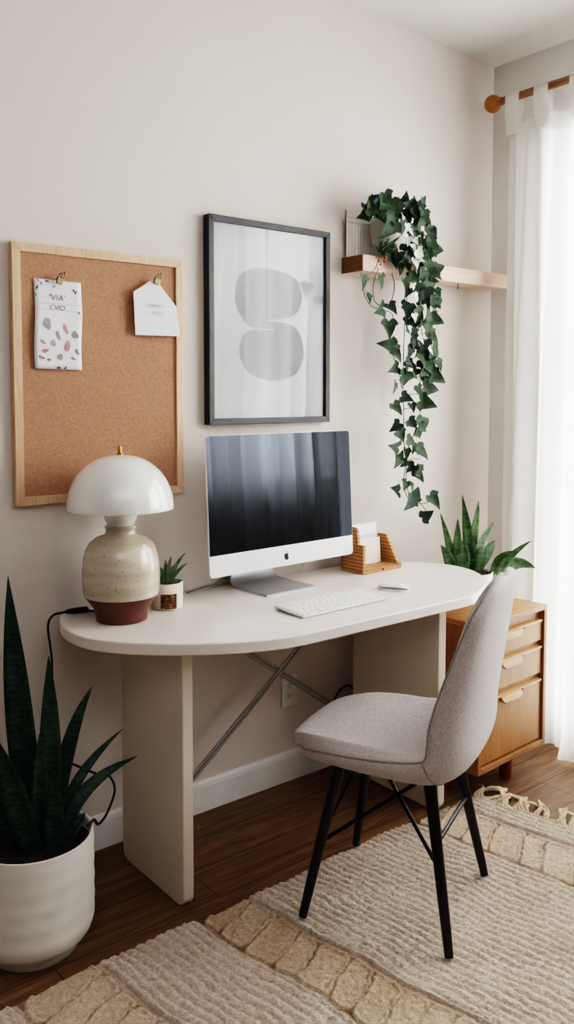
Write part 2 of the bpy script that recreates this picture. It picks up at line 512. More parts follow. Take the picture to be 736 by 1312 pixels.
# windows in the right wall: frames, mullions, panes
def window(name, label, W0, W1, WZ0, WZ1, cols, zbar):
    wn = bpy.data.objects.new(name, None); COL.objects.link(wn); wn.location = (XW + 0.07, 0, 0)
    tag(wn, label, None, None, 'structure')
    bm = NB(); t = 0.05
    box(bm, (-0.03, W0, WZ0), (0.03, W0 + t, WZ1)); box(bm, (-0.03, W1 - t, WZ0), (0.03, W1, WZ1))
    box(bm, (-0.03, W0 + t, WZ0), (0.03, W1 - t, WZ0 + t)); box(bm, (-0.03, W0 + t, WZ1 - t), (0.03, W1 - t, WZ1))
    finish('window_frame', bm, MTRIM, wn, smooth=False)
    for k in range(1, cols):
        y = W0 + (W1 - W0) * k / cols
        bm = NB(); box(bm, (-0.025, y - 0.028, WZ0 + t), (0.025, y + 0.028, WZ1 - t)); finish('mullion', bm, MTRIM, wn, smooth=False)
    for k in range(cols):
        a = W0 + (W1 - W0) * k / cols + (t if k == 0 else 0.028); b = W0 + (W1 - W0) * (k + 1) / cols - (t if k == cols - 1 else 0.028)
        bm = NB(); box(bm, (-0.02, a, zbar), (0.02, b, zbar + 0.04)); finish('glazing_bar', bm, MTRIM, wn, smooth=False)
        for z0, z1 in ((WZ0 + t, zbar), (zbar + 0.04, WZ1 - t)):
            bm = NB()
            bm.faces.new([bm.verts.new(p) for p in ((0, a, z0), (0, b, z0), (0, b, z1), (0, a, z1))])
            finish('pane', bm, MWINGLASS, wn, smooth=False)
    if WZ0 > 0.5:
        bm = NB(); box(bm, (-0.095, W0 - 0.03, WZ0 - 0.03), (-0.03, W1 + 0.03, WZ0)); finish('window_sill', bm, MTRIM, wn, smooth=False)
window('window_1', 'tall white framed glazing behind the curtain in the corner', *OPEN[0], 1, 1.55)
window('window_2', 'white framed window with a sill behind the farther curtain', *OPEN[1], 2, 1.66)

# ------------------------------------------------------------------ rug
RX0, RX1, RY0, RY1 = 0.34, 2.43, -2.1, -0.525
def shear(x, y): return x - 0.16 * (y + 0.55)            # rug is laid slightly skewed: bands drift to +x towards the viewer
NXR, NYR = 580, 400
bands = [(0.72, 0.93), (1.235, 1.405), (2.10, 2.30)]
rnd = random.Random(5)
ph = [rnd.uniform(0, 6.28) for _ in range(40)]
def nz(x, y, f, k): return sin(x * f + ph[k] + 1.7 * sin(y * f * 0.71 + ph[k + 1])) * cos(y * f * 1.13 + ph[k + 2] + 1.3 * sin(x * f * 0.53 + ph[k + 3]))
lobes = []
for bi, (b0, b1) in enumerate(bands):
    yy = RY1 - 0.015; L = []
    while yy > RY0:
        d = rnd.uniform(0.066, 0.105)
        L.append((yy - d, yy)); yy -= d
    lobes.append(L)
verts = []; faces = []; tone = []
for j in range(NYR):
    y = RY1 + (RY0 - RY1) * j / (NYR - 1)
    for i in range(NXR):
        u = RX0 + (RX1 - RX0) * i / (NXR - 1)
        y2 = y + 0.004 * sin(u * 23) + 0.006 * sin(u * 7 + 1)
        x = shear(u, y) + 0.004 * sin(y * 19)
        tan = 0.0; line = 0.0; h = 0.0
        uw = u + 0.006 * nz(u, y, 11, 0) + 0.003 * nz(u, y, 37, 4)
        inband = False
        for bi, (b0, b1) in enumerate(bands):
            if b0 - 0.012 < uw < b1 + 0.012:
                inband = True
                s = (uw - b0) / (b1 - b0)
                yb = y - (0.075, 0.06, 0.09)[bi] * s + 0.007 * nz(u, y, 24, 8) + 0.003 * nz(u, y, 70, 3)
                k = next((q for q, (l0, l1) in enumerate(lobes[bi]) if l0 <= yb < l1), 0)
                l0, l1 = lobes[bi][k]
                cy = (yb - (l0 + l1) / 2) / ((l1 - l0) / 2)
                cx = 2 * s - 1
                rr = (abs(cy) ** 5 + abs(cx) ** 7) ** (1 / 5)
                tan = (0.8, 0.95, 0.55)[bi] * (0.75 + 0.25 * nz(u, y, 17, 9)) * max(0.0, min(1.0, (1.08 - abs(cx)) / 0.12))
                e = min(1.0, max(0.0, (rr - 0.80) / 0.2))
                line = 0.95 * max(0.0, min(1.0, (rr - 0.93) / 0.05)) * (1.0 if abs(cx) < 0.97 else 0.35) * (0.7 + 0.3 * nz(u, y, 28, 6))
                h = 0.0045 + 0.005 * math.exp(-((rr - 0.86) / 0.07) ** 2) - 0.005 * max(0.0, min(1.0, (rr - 0.95) / 0.05)) + 0.0016 * nz(u, y, 150, 12) + rnd.uniform(-.0012, .0012)
                break
        if not inband:
            per = 0.0275
            w = uw / per + 0.20 * nz(u, y, 17, 16) + 0.09 * nz(u, y, 75, 20) + 0.05 * nz(u, y, 190, 21)
            fr = w - math.floor(w)
            ridge = (0.5 - 0.5 * cos(2 * pi * fr)) ** 0.55
            clump = 0.5 + 0.5 * nz(u * 0.6, y + 0.01 * math.floor(w), 260, 24) * (0.6 + 0.4 * nz(u, y, 31, 2))
            deep = 0.45 + 0.55 * (0.5 + 0.5 * nz(u, y, 13, 26))
            h = 0.0045 + 0.0095 * (1 - deep * (1 - ridge)) * (0.58 + 0.42 * clump) + 0.0012 * nz(u, y, 310, 28) + rnd.uniform(-.0020, .0020)
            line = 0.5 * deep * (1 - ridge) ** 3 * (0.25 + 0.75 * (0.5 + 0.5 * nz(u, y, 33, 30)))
        ed = min(j, NYR - 1 - j, i, NXR - 1 - i)
        h = max(0.002, h) * (0.35 if ed == 0 else 1.0)
        if ed == 0: h = 0.001
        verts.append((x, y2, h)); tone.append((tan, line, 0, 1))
for j in range(NYR - 1):
    for i in range(NXR - 1):
        a = j * NXR + i
        faces.append((a, a + NXR, a + NXR + 1, a + 1))
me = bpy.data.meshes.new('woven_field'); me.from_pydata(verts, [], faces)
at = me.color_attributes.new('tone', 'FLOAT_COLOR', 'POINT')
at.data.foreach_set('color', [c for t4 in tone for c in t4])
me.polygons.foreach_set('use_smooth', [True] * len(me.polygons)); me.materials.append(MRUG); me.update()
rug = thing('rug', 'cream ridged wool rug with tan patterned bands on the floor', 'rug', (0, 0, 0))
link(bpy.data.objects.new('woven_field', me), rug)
# fringe tassels along the right end
rf = random.Random(8)
y = RY1 - 0.012; k = 0
while y > -1.42 and k < 34:
    bm = NB()
    x0 = shear(RX1, y)
    ang = rf.uniform(-0.7, 0.9); L = rf.uniform(0.085, 0.135)
    for s in range(3):
        pts = []
        for q in range(7):
            f = q / 6
            a = ang + rf.uniform(-0.25, 0.25)
            pts.append((x0 - 0.012 + L * f * cos(ang) + 0.006 * sin(f * 6 + s * 2), y + L * f * sin(ang) + (s - 1) * 0.0035 * (1 - 0.3 * f) + 0.009 * sin(f * 7 + k), 0.006 + 0.018 * sin(pi * min(1, f * 1.1)) * rf.uniform(0.5, 1.2) + 0.002 * (s == 1)))
        pts[-1] = (pts[-1][0], pts[-1][1], 0.005)
        tube(bm, smooth_path(pts, 3), lambda t: 0.0052 - 0.0018 * t, 6)
    finish('tassel', bm, MFRINGE, rug)
    y -= rf.uniform(0.022, 0.036); k += 1

# ------------------------------------------------------------------ desk
DZ = 0.78; DT = 0.034
out = [(2.2, -0.65), (2.3, -0.627), (2.42, -0.565), (2.51, -0.485), (2.565, -0.40), (2.587, -0.325), (2.585, -0.26), (2.56, -0.19), (2.50, -0.12), (2.42, -0.06), (2.33, -0.02), (2.22, -0.006),
       (1.9, -0.006), (1.5, -0.006), (1.14, -0.006), (1.082, -0.02), (1.05, -0.075), (1.026, -0.15), (1.017, -0.224), (1.028, -0.304), (1.062, -0.374), (1.119, -0.443), (1.217, -0.527), (1.325, -0.595), (1.42, -0.632), (1.52, -0.648), (1.85, -0.65)]
sp = [(p.x, p.y) for p in smooth_path([(a, b, 0) for a, b in out], 5, closed=True)]
desk = thing('desk', 'cream desk with a rounded oval top on two panel legs', 'desk', (1.8, -0.33, 0))
off = lambda x, y: (x - 1.8, y + 0.33)
bm = NB(); prism(bm, [off(*p) for p in sp], DZ - DT, DZ)
bevel(finish('tabletop', bm, MDESK, desk, angle=50), 0.004, 3, 50)
def side_panel(xa, xb, y0, y1):
    w, h = y1 - y0, DZ - DT
    pts = []
    r = 0.035
    for cx, cy, a0 in ((y0 + r, r, pi), (y1 - r, r, 1.5 * pi)):
        for i in range(7):
            a = a0 + (pi / 2) * i / 6
            pts.append((cx + r * cos(a) + 0.33, cy + r * sin(a)))
    pts += [(y1 + 0.33, h), (y0 + 0.33, h)]
    bm = NB(); prism(bm, pts, xa - 1.8, xb - 1.8, YZ)
    bevel(finish('side_panel', bm, MPANEL, desk, angle=30), 0.004, 3, 50)
side_panel(1.236, 1.270, -0.458, -0.10)
side_panel(2.218, 2.254, -0.53, -0.10)
def brace(p, q, yb):
    bm = NB()
    for s in (-1, 1):
        d = Vector((q[0] - p[0], 0, q[1] - p[1])).normalized(); n = Vector((-d.z, 0, d.x)) * 0.0065 * s
        tube(bm, [Vector((p[0] - 1.8, yb + 0.33, p[1])) + n, Vector((q[0] - 1.8, yb + 0.33, q[1])) + n], 0.0055, 10)
    box(bm, (p[0] - 1.8 - 0.015, yb + 0.33 - 0.006, p[1] - 0.012), (p[0] - 1.8 + 0.015, yb + 0.33 + 0.006, p[1] + 0.012))
    box(bm, (q[0] - 1.8 - 0.015, yb + 0.33 - 0.006, q[1] - 0.012), (q[0] - 1.8 + 0.015, yb + 0.33 + 0.006, q[1] + 0.012))
    finish('cross_brace', bm, MSTEEL, desk)
brace((1.474, 0.733), (2.199, 0.221), -0.105)
brace((1.286, 0.040), (2.188, 0.731), -0.120)

# ------------------------------------------------------------------ chair (local: +y forward, +x its right)
CH = (1.7365, -0.8010, 0.0178)
chair = thing('desk_chair', 'grey upholstered shell chair on four black legs standing on the rug', 'chair', CH, R(26))
prof = [(0.264, 0.434), (0.260, 0.438), (0.248, 0.446), (0.224, 0.453), (0.15, 0.461), (0.07, 0.459), (-0.02, 0.452), (-0.10, 0.446), (-0.158, 0.449), (-0.198, 0.472), (-0.220, 0.52), (-0.226, 0.58), (-0.236, 0.65), (-0.248, 0.72), (-0.262, 0.80), (-0.275, 0.87), (-0.2835, 0.915), (-0.2875, 0.939), (-0.2888, 0.949), (-0.289, 0.953)]
hw = [0.02, 0.072, 0.124, 0.172, 0.212, 0.234, 0.243, 0.243, 0.240, 0.237, 0.234, 0.232, 0.229, 0.222, 0.210, 0.194, 0.161, 0.118, 0.072, 0.02]
rise = [0.0, 0.0, 0.001, 0.006, 0.016, 0.028, 0.042, 0.056, 0.060, 0.045, 0.026, 0.012, 0.005, 0.002, 0.0, -0.003, -0.008, -0.008, -0.005, 0.0]
fwd = [0.0, -0.006, -0.008, -0.006, 0.0, 0.0, 0.0, 0.006, 0.026, 0.054, 0.072, 0.074, 0.068, 0.058, 0.046, 0.034, 0.022, 0.012, 0.006, 0.0]
SUB = 4
def interp(arr):
    return [p.x for p in smooth_path([(a, 0, 0) for a in arr], SUB)]
pf = interp([p[0] for p in prof]); pz = interp([p[1] for p in prof]); ph_ = interp(hw); pr = interp(rise); pw = interp(fwd)
NU = len(pf); NV = 25
grid = []
for i in range(NU):
    row = []
    for j in range(NV):
        v = -1 + 2 * j / (NV - 1)
        a = abs(v) ** 2.4
        vv = sin(v * pi / 2 * 0.92) / sin(pi / 2 * 0.92)
        row.append(Vector((ph_[i] * vv, pf[i] + pw[i] * a, pz[i] + pr[i] * a)))
    grid.append(row)
nrm = []
for i in range(NU):
    row = []
    for j in range(NV):
        du = grid[min(i + 1, NU - 1)][j] - grid[max(i - 1, 0)][j]
        dv = grid[i][min(j + 1, NV - 1)] - grid[i][max(j - 1, 0)]
        n = dv.cross(du)
        n.normalize(); row.append(n)
    nrm.append(row)
if nrm[8][12].z < 0 and nrm[4][12].z < 0:
    nrm = [[-n for n in r] for r in nrm]
def thick(i, j, inner):
    v = abs(-1 + 2 * j / (NV - 1)); u = i / (NU - 1)
    e = min(1.0, (1 - v) / (0.22 if inner else 0.34)) ; e2 = min(1.0, (u + 0.004) / 0.075, (1 - u) / 0.16)
    k = (1 - (1 - e) ** 2.2) * (1 - (1 - max(0, e2)) ** 2.2)
    up = max(0.0, min(1.0, (u - 0.52) / 0.42)); tp = max(0.0, (u - 0.93) / 0.07)
    return (0.009 - 0.004 * up - 0.002 * tp) + (0.027 - 0.010 * up if inner else 0.026 - 0.013 * up) * max(0, k)
def shell(i0, i1):
    bm = NB(); T = []; B = []
    for i in range(i0, i1 + 1):
        T.append([bm.verts.new(grid[i][j] + nrm[i][j] * thick(i, j, True)) for j in range(NV)])
        B.append([bm.verts.new(grid[i][j] - nrm[i][j] * thick(i, j, False)) for j in range(NV)])
    n = i1 - i0
    for i in range(n):
        for j in range(NV - 1):
            bm.faces.new((T[i][j], T[i][j + 1], T[i + 1][j + 1], T[i + 1][j]))
            bm.faces.new((B[i][j], B[i + 1][j], B[i + 1][j + 1], B[i][j + 1]))
        bm.faces.new((T[i][0], T[i + 1][0], B[i + 1][0], B[i][0])); bm.faces.new((T[i][-1], B[i][-1], B[i + 1][-1], T[i + 1][-1]))
    for j in range(NV - 1):
        bm.faces.new((T[0][j], B[0][j], B[0][j + 1], T[0][j + 1])); bm.faces.new((T[n][j], T[n][j + 1], B[n][j + 1], B[n][j]))
    return bm
SPL = 8 * SUB + 1
seat_o = finish('seat', shell(0, SPL), MFAB, chair, angle=75)
back_o = finish('backrest', shell(SPL, NU - 1), MFAB, chair, angle=75)
def rim(i0, i1, closed_end):
    pts = [grid[i][0] - nrm[i][0] * 0.004 + Vector((-0.0015, 0, 0)) for i in range(i1, i0 - 1, -1)] if closed_end == 'front' else None
    if closed_end == 'front':
        pts += [grid[i0][j] - nrm[i0][j] * 0.004 for j in range(6, NV - 6, 6)]
        pts += [grid[i][-1] - nrm[i][-1] * 0.004 + Vector((0.0015, 0, 0)) for i in range(i0, i1 + 1)]
    else:
        pts = [grid[i][0] - nrm[i][0] * 0.004 + Vector((-0.0015, 0, 0)) for i in range(i0, i1 + 1)]
        pts += [grid[i1][j] - nrm[i1][j] * 0.004 for j in range(6, NV - 6, 6)]
        pts += [grid[i][-1] - nrm[i][-1] * 0.004 + Vector((0.0015, 0, 0)) for i in range(i1, i0 - 1, -1)]
    bm = NB(); tube(bm, pts, 0.0036, 6); return bm
finish('piping', rim(0, SPL, 'front'), MPIPE, seat_o)
finish('piping', rim(SPL, NU - 1, 'top'), MPIPE, back_o)
bm = NB(); tube(bm, [grid[SPL][j] - nrm[SPL][j] * (thick(SPL, j, False) + 0.0005) for j in range(NV)], 0.0028, 6)
finish('seam', bm, MPIPE, back_o)
# under-seat mount and legs
bm = NB()
for s in (1, -1):
    tube(bm, [(-0.13 * s, -0.125, 0.411), (0.0, 0, 0.416), (0.13 * s, 0.12, 0.411)], 0.010, 8)
tube(bm, [(-0.13, -0.12, 0.408), (0.13, -0.12, 0.408)], 0.008, 8); tube(bm, [(-0.13, 0.12, 0.408), (0.13, 0.12, 0.408)], 0.008, 8)
finish('mounting_frame', bm, MBLACKMET, chair)
legs = {}
for nm, (sx, sy) in {'A': (-1, 1), 'B': (1, 1), 'C': (-1, -1), 'D': (1, -1)}.items():
    top = Vector((0.128 * sx, 0.125 * sy, 0.425)); foot = Vector((0.208 * sx, 0.204 * sy, 0.0))
    legs[nm] = (top, foot)
    bm = NB()
    pts = [foot + (top - foot) * f for f in (0, 0.15, 0.5, 0.85, 1)]
    tube(bm, pts, lambda t: 0.0115 + 0.0065 * t, 14)
    finish('leg', bm, MBLACKWOOD, chair)
def lp(n, z):
    t, f = legs[n]; return f + (t - f) * (z / 0.425)
for a, za, b, zb in (('A', 0.20, 'D', 0.37), ('B', 0.37, 'C', 0.20), ('D', 0.25, 'C', 0.26), ('A', 0.21, 'B', 0.39)):
    bm = NB(); p, q = lp(a, za), lp(b, zb)
    tube(bm, [p, p.lerp(q, 0.5), q], 0.006 if (a, b) != ('A', 'B') else 0.0035, 8)
    finish('cross_rod', bm, MBLACKMET, chair)

# ------------------------------------------------------------------ cork board
cb = thing('cork_board', 'pin board of brown cork in a pale wooden frame on the wall', 'cork board', (1.231, 0, 1.501))
WB, HB, FW = 0.572, 0.764, 0.026
bm = NB()
for sx in (-1, 1):   # mitred rails
    x0, x1 = sx * WB / 2, sx * (WB / 2 - FW)
    prism(bm, [(x0, -HB / 2), (x1, -HB / 2 + FW), (x1, HB / 2 - FW), (x0, HB / 2)], -0.026, -0.002, XZ)
for sz in (-1, 1):
    z0, z1 = sz * HB / 2, sz * (HB / 2 - FW)
    prism(bm, [(-WB / 2, z0), (WB / 2, z0), (WB / 2 - FW, z1), (-WB / 2 + FW, z1)], -0.026, -0.002, XZ)
bevel(finish('frame', bm, MPINE, cb, smooth=False), 0.0015, 2)
bm = NB(); box(bm, (-WB / 2 + FW - 0.001, -0.018, -HB / 2 + FW - 0.001), (WB / 2 - FW + 0.001, -0.003, HB / 2 - FW + 0.001))
finish('cork_panel', bm, MCORK, cb, smooth=False)

# papers clipped to the board
def sheet(outline, bend, thickness=0.0008):
    """outline (x, z); gentle bend away from the board"""
    bm = NB()
    vs = [bm.verts.new((x, bend(x, z), z)) for x, z in outline]
    f = bm.faces.new(vs)
    r = bmesh.ops.extrude_face_region(bm, geom=[f])
    for e in r['geom']:
        if isinstance(e, bmesh.types.BMVert): e.co.y += thickness
    return bm
def gridsheet(w, h, bend, nx=10, nz_=16, c=(0, 0)):
    bm = NB(); g = []
    for j in range(nz_ + 1):
        g.append([])
        for i in range(nx + 1):
            x = -w / 2 + w * i / nx; z = -h / 2 + h * j / nz_
            xs = x + 0.002 * sin(z * 30)
            g[-1].append(bm.verts.new((xs, bend(x, z), z)))
    for j in range(nz_):
        for i in range(nx): bm.faces.new((g[j][i], g[j][i + 1], g[j + 1][i + 1], g[j + 1][i]))
    return bm
nb = lambda x, z: -0.004 - 0.004 * cos(z * 24 + 0.6) - 0.01 * max(0, -z / 0.13) ** 2 * 0.5
note = thing('paper_note', 'tall white paper printed with grey and pink leaves on the cork board', 'note', (1.083, -0.022, 1.651), R(0))
note.rotation_euler = (0, R(1.2), 0)
pg = finish('page', gridsheet(0.148, 0.262, nb), MPAPER, note, angle=None)
s = pg.modifiers.new('solid', 'SOLIDIFY'); s.thickness = 0.0006
for z in (0.062, 0.043):
    bm = NB()
    pts = [(x, nb(x, z) - 0.0007, z) for x in (-0.072, -0.04, 0.0, 0.03, 0.072)]
    tube(bm, pts, 0.0004, 5); finish('fold_line', bm, MPALEINK, note)
def blot(parent, x, z, L, W, ang, mat, name='printed_leaf'):
    bm = NB(); pts = []
    for k in range(14):
        a = 2 * pi * k / 14
        px, pz = L / 2 * cos(a), W / 2 * sin(a) * (1 - 0.35 * cos(a)) * (1 + 0.12 * sin(3 * a))
        qx, qz = px * cos(ang) - pz * sin(ang), px * sin(ang) + pz * cos(ang)
        X, Z = x + qx, z + qz
        X = max(-0.073, min(0.073, X)); Z = max(-0.13, min(0.13, Z))
        pts.append(bm.verts.new((X + 0.002 * sin(Z * 30), nb(X, Z) - 0.0013, Z)))
    bm.faces.new(pts)
    finish(name, bm, mat, parent, smooth=False)
# zoom of the page: 9.2 units per pixel, 0.00215 m per pixel
def pgx(x, y): return ((x - 330) / 9.2 * 0.00243, 0.131 - (y - 110) / 9.2 * 0.00228)
for x, y, L, W, a, m in ((100, 130, .012, .003, -.9, 0), (135, 165, .012, .004, -1.2, 0), (205, 130, .014, .005, 0, 0), (85, 210, .014, .006, 1.0, 0), (62, 300, .010, .005, -1.2, 0),
                          (520, 212, .012, .006, -.5, 0), (545, 225, .014, .004, .7, 0), (535, 240, .010, .004, 1.2, 0), (285, 185, .013, .005, .4, 2), (570, 480, .012, .004, -1.0, 0), (595, 540, .008, .003, -1.2, 1)):
    X, Z = pgx(x, y); blot(note, X, Z, L, W, a, (MINK, MPINKINK, MLEAFINK)[m])
def pgx2(x, y): return pgx(x, y + (410 - 345) * 9.2)
for x, y, L, W, a, m in ((195, 40, .036, .022, -1.2, 2), (415, 90, .034, .010, -1.15, 1), (330, 170, .030, .009, -1.1, 2), (530, 150, .026, .020, -.6, 2), (150, 255, .020, .010, -.6, 2), (268, 265, .020, .016, -1.0, 2),
                         (440, 285, .034, .017, 1.4, 1), (178, 355, .024, .011, .2, 1), (135, 438, .022, .009, -.3, 1), (350, 420, .020, .017, .9, 2), (218, 460, .014, .008, .1, 2), (558, 355, .022, .011, -1.0, 2),
                         (508, 435, .016, .007, -.5, 2), (330, 552, .013, .009, 0, 0), (405, 555, .015, .006, 1.0, 0), (622, 470, .014, .005, 1.2, 1)):
    X, Z = pgx2(x, y); blot(note, X, Z, L, W, a, (MINK, MPINKINK, MLEAFINK)[m])
def lettering(txt, size, mat, parent, loc, name='lettering', rot=(pi / 2, 0, 0), sx=1.0, shear_=0.0):
    cu = bpy.data.curves.new(name, 'FONT'); cu.body = txt; cu.size = size; cu.align_x = 'CENTER'; cu.shear = shear_
    cu.extrude = 0.0001
    tmp = bpy.data.objects.new('tmp', cu)
    dg = bpy.context.evaluated_depsgraph_get()
    COL.objects.link(tmp); dg.update()
    me = bpy.data.meshes.new_from_object(tmp.evaluated_get(dg)); me.name = name
    bpy.data.objects.remove(tmp); me.materials.clear(); me.materials.append(mat)
    o = bpy.data.objects.new(name, me); link(o, parent); o.location = loc; o.rotation_euler = rot; o.scale = (sx, 1, 1)
    return o
lettering("\u2019VIA\u2019", 0.024, MINK, note, (-0.004, nb(0, 0.085) - 0.0022, 0.072), sx=1.1, shear_=0.15)
lettering("CVIO", 0.020, MINK, note, (-0.004, nb(0, 0.055) - 0.0022, 0.044), sx=1.05, shear_=0.1)

tagp = thing('hanging_paper_tag', 'plain white house-shaped paper tag with faint lettering hung by the frame', 'tag', (1.412, -0.036, 1.71))
tw = [(-0.084, 0.056), (-0.008, 0.104), (0.071, 0.020), (0.084, -0.076), (-0.079, -0.078)]
tbend = lambda x, z: -0.003 - 0.05 * max(0, -z + 0.02) ** 1.0 * 0.12
bm = sheet(tw, tbend); finish('page', bm, MPAPER, tagp, smooth=False)
lettering("CAMNGS", 0.014, MPALEINK, tagp, (-0.006, -0.0068, 0.012), rot=(pi / 2, 0, 0))
lettering("FRCUE", 0.015, MPALEINK, tagp, (0.0, -0.0072, -0.012), rot=(pi / 2, 0, 0))

def clip(loc, ry, label):
    c = thing('binder_clip', label, 'clip', loc, 0, None); c.rotation_euler = (0, ry, 0)
    bm = NB()
    prism(bm, [(-0.011, 0.006), (0.011, 0.006), (0.008, -0.012), (-0.008, -0.012)], -0.006, 0.004, XZ)
    bevel(finish('jaw', bm, MPEWTER, c, smooth=False), 0.0015, 2)
    for s in (-1, 1):
        bm = NB()
        tube(bm, smooth_path([(s * 0.007, -0.002, 0.004), (s * 0.008, -0.006, 0.014), (s * 0.003, -0.008, 0.021), (0, -0.008, 0.016), (s * 0.002, -0.007, 0.006)], 4), 0.0018, 7)
        finish('wire_arm', bm, MPEWTER, c)
    bm = NB(); bmesh.ops.create_uvsphere(bm, u_segments=10, v_segments=8, radius=0.0045, matrix=Matrix.Translation((0.006, -0.008, 0.024)))
    finish('pin_head', bm, MPEWTER, c)
clip((1.086, -0.0345, 1.782), R(18), 'small brass clip holding the leaf-printed paper')
clip((1.408, -0.0465, 1.806), R(14), 'small brass clip at the peak of the house-shaped tag')

# ------------------------------------------------------------------ framed print
pc = thing('framed_print', 'black framed abstract print of two stacked grey blobs on the wall', 'picture', (1.8845, 0, 1.694))
WP, HP, FP = 0.542, 0.704, 0.021
bm = NB()
for sx in (-1, 1):
    x0, x1 = sx * WP / 2, sx * (WP / 2 - FP)
    prism(bm, [(x0, -HP / 2), (x1, -HP / 2 + FP), (x1, HP / 2 - FP), (x0, HP / 2)], -0.036, -0.002, XZ)
for sz in (-1, 1):
    z0, z1 = sz * HP / 2, sz * (HP / 2 - FP)
    prism(bm, [(-WP / 2, z0), (WP / 2, z0), (WP / 2 - FP, z1), (-WP / 2 + FP, z1)], -0.036, -0.002, XZ)
bevel(finish('frame', bm, MBLACKFR, pc, smooth=False), 0.0015, 2)
bm = NB(); box(bm, (-WP / 2 + FP - 0.001, -0.020, -HP / 2 + FP - 0.001), (WP / 2 - FP + 0.001, -0.004, HP / 2 - FP + 0.001))
prt = finish('print', bm, MPRINT, pc, smooth=False)
UP = [(-0.154, 0.088), (-0.148, 0.132), (-0.132, 0.162), (-0.095, 0.183), (-0.044, 0.193), (0.027, 0.191), (0.085, 0.181), (0.125, 0.161), (0.143, 0.124), (0.145, 0.094), (0.129, 0.054), (0.1, 0.034), (0.056, 0.022), (0.007, 0.016), (-0.026, 0.012), (-0.019, 0.006), (-0.002, -0.006), (0.012, -0.014), (-0.016, -0.017), (-0.054, -0.016), (-0.087, -0.012), (-0.114, 0.003), (-0.137, 0.031), (-0.15, 0.059)]
LO = [(0.012, -0.014), (0.010, -0.019), (-0.059, -0.022), (-0.096, -0.029), (-0.122, -0.048), (-0.134, -0.078), (-0.135, -0.115), (-0.119, -0.151), (-0.092, -0.176), (-0.04, -0.194), (0.007, -0.2), (0.065, -0.193), (0.105, -0.181), (0.135, -0.154), (0.153, -0.114), (0.153, -0.076), (0.14, -0.037), (0.12, -0.011), (0.085, 0.004), (0.036, 0.009), (-0.026, 0.012), (-0.019, 0.006), (-0.002, -0.006)]
for o_ in (UP, LO):
    bm = NB()
    pts = [(p.x, p.y) for p in smooth_path([(x, z, 0) for x, z in o_], 3, closed=True)]
    bm.faces.new([bm.verts.new((x, -0.0206, z)) for x, z in pts])
    finish('printed_shape', bm, MGREYINK, prt, smooth=False)
bm = NB(); bm.faces.new([bm.verts.new(p) for p in ((-WP / 2 + FP, -0.028, -HP / 2 + FP), (WP / 2 - FP, -0.028, -HP / 2 + FP), (WP / 2 - FP, -0.028, HP / 2 - FP), (-WP / 2 + FP, -0.028, HP / 2 - FP))])
finish('glass_pane', bm, MPICGLASS, pc, smooth=False)

# ------------------------------------------------------------------ desktop computer
SR = 0.046; TILT = 0.050
comp = thing('desktop_computer', 'silver all-in-one computer with a black screen standing on the desk', 'computer', (1.506, -0.194, DZ), SR)
CW, CHh, CHIN = 0.652, 0.455, 0.070
scr = bpy.data.objects.new('display', None)
TM = Matrix.Translation((0, 0, 0.079)) @ Matrix.Rotation(-TILT, 4, 'X') if False else Matrix.Translation((0, 0, 0.079)) @ Matrix.Rotation(TILT * -1, 4, 'X')
def onscreen(bm):   # tilt the display back about its lower edge
    bmesh.ops.transform(bm, matrix=TM, verts=bm.verts[:])
    return bm
bm = NB()
front = rrect(CW, CHh, 0.014, 6, (CW / 2, CHh / 2))
loops = []
for s, d in ((1.0, 0.0), (1.0, 0.006), (0.93, 0.017), (0.7, 0.034), (0.35, 0.043)):
    loops.append([bm.verts.new((CW / 2 + (x - CW / 2) * s, d, CHh / 2 + (z - CHh / 2) * s)) for x, z in front])
bm.faces.new(loops[0])
for a, b in zip(loops, loops[1:]):
    for i in range(len(a)):
        j = (i + 1) % len(a); bm.faces.new((a[i], a[j], b[j], b[i]))
bm.faces.new(loops[-1][::-1])
onscreen(bm)
disp = finish('display', bm, MALUCHIN, comp, angle=35); disp['label'] = 'silver display housing with a plain chin'
bm = NB()
g = [(x, z) for x, z in rrect(CW - 0.004, CHh - 0.002, 0.013, 6, (CW / 2, CHh / 2)) if z > CHIN]
g = [p for p in g] + [(0.002, CHIN), (CW - 0.002, CHIN)]
prism(bm, g, -0.0012, 0.0004, XZ); onscreen(bm)
sp_ = finish('screen', bm, MSCREEN, disp, smooth=False); sp_['label'] = 'glossy black screen glass'
bm = NB(); prism(bm, [(CW / 2 + 0.003 * cos(a * pi / 6), CHh - 0.012 + 0.003 * sin(a * pi / 6)) for a in range(12)], -0.0020, -0.0013, XZ); onscreen(bm)
finish('webcam', bm, MGREYMET, disp, smooth=False)
# logo
ap = [(0.0, 0.62), (0.16, 0.70), (0.36, 0.70), (0.52, 0.56), (0.40, 0.42), (0.36, 0.24), (0.44, 0.05), (0.56, -0.04), (0.44, -0.32), (0.26, -0.54), (0.12, -0.56), (0.0, -0.50), (-0.12, -0.56), (-0.28, -0.54), (-0.46, -0.30), (-0.58, 0.02), (-0.60, 0.32), (-0.50, 0.56), (-0.34, 0.69), (-0.14, 0.69)]
lf = [(0.0, 0.76), (0.02, 0.96), (0.20, 1.14), (0.24, 1.12), (0.22, 0.92), (0.06, 0.77)]
bm = NB()
for o_ in (ap, lf):
    pts = [(CW / 2 + p.x * 0.018, CHIN / 2 - 0.002 + (p.y - 0.2) * 0.018) for p in smooth_path([(x, z, 0) for x, z in o_], 4, closed=True)]
    bm.faces.new([bm.verts.new((x, -0.0008, z)) for x, z in pts])
onscreen(bm); finish('logo', bm, MLOGO, disp, smooth=False)
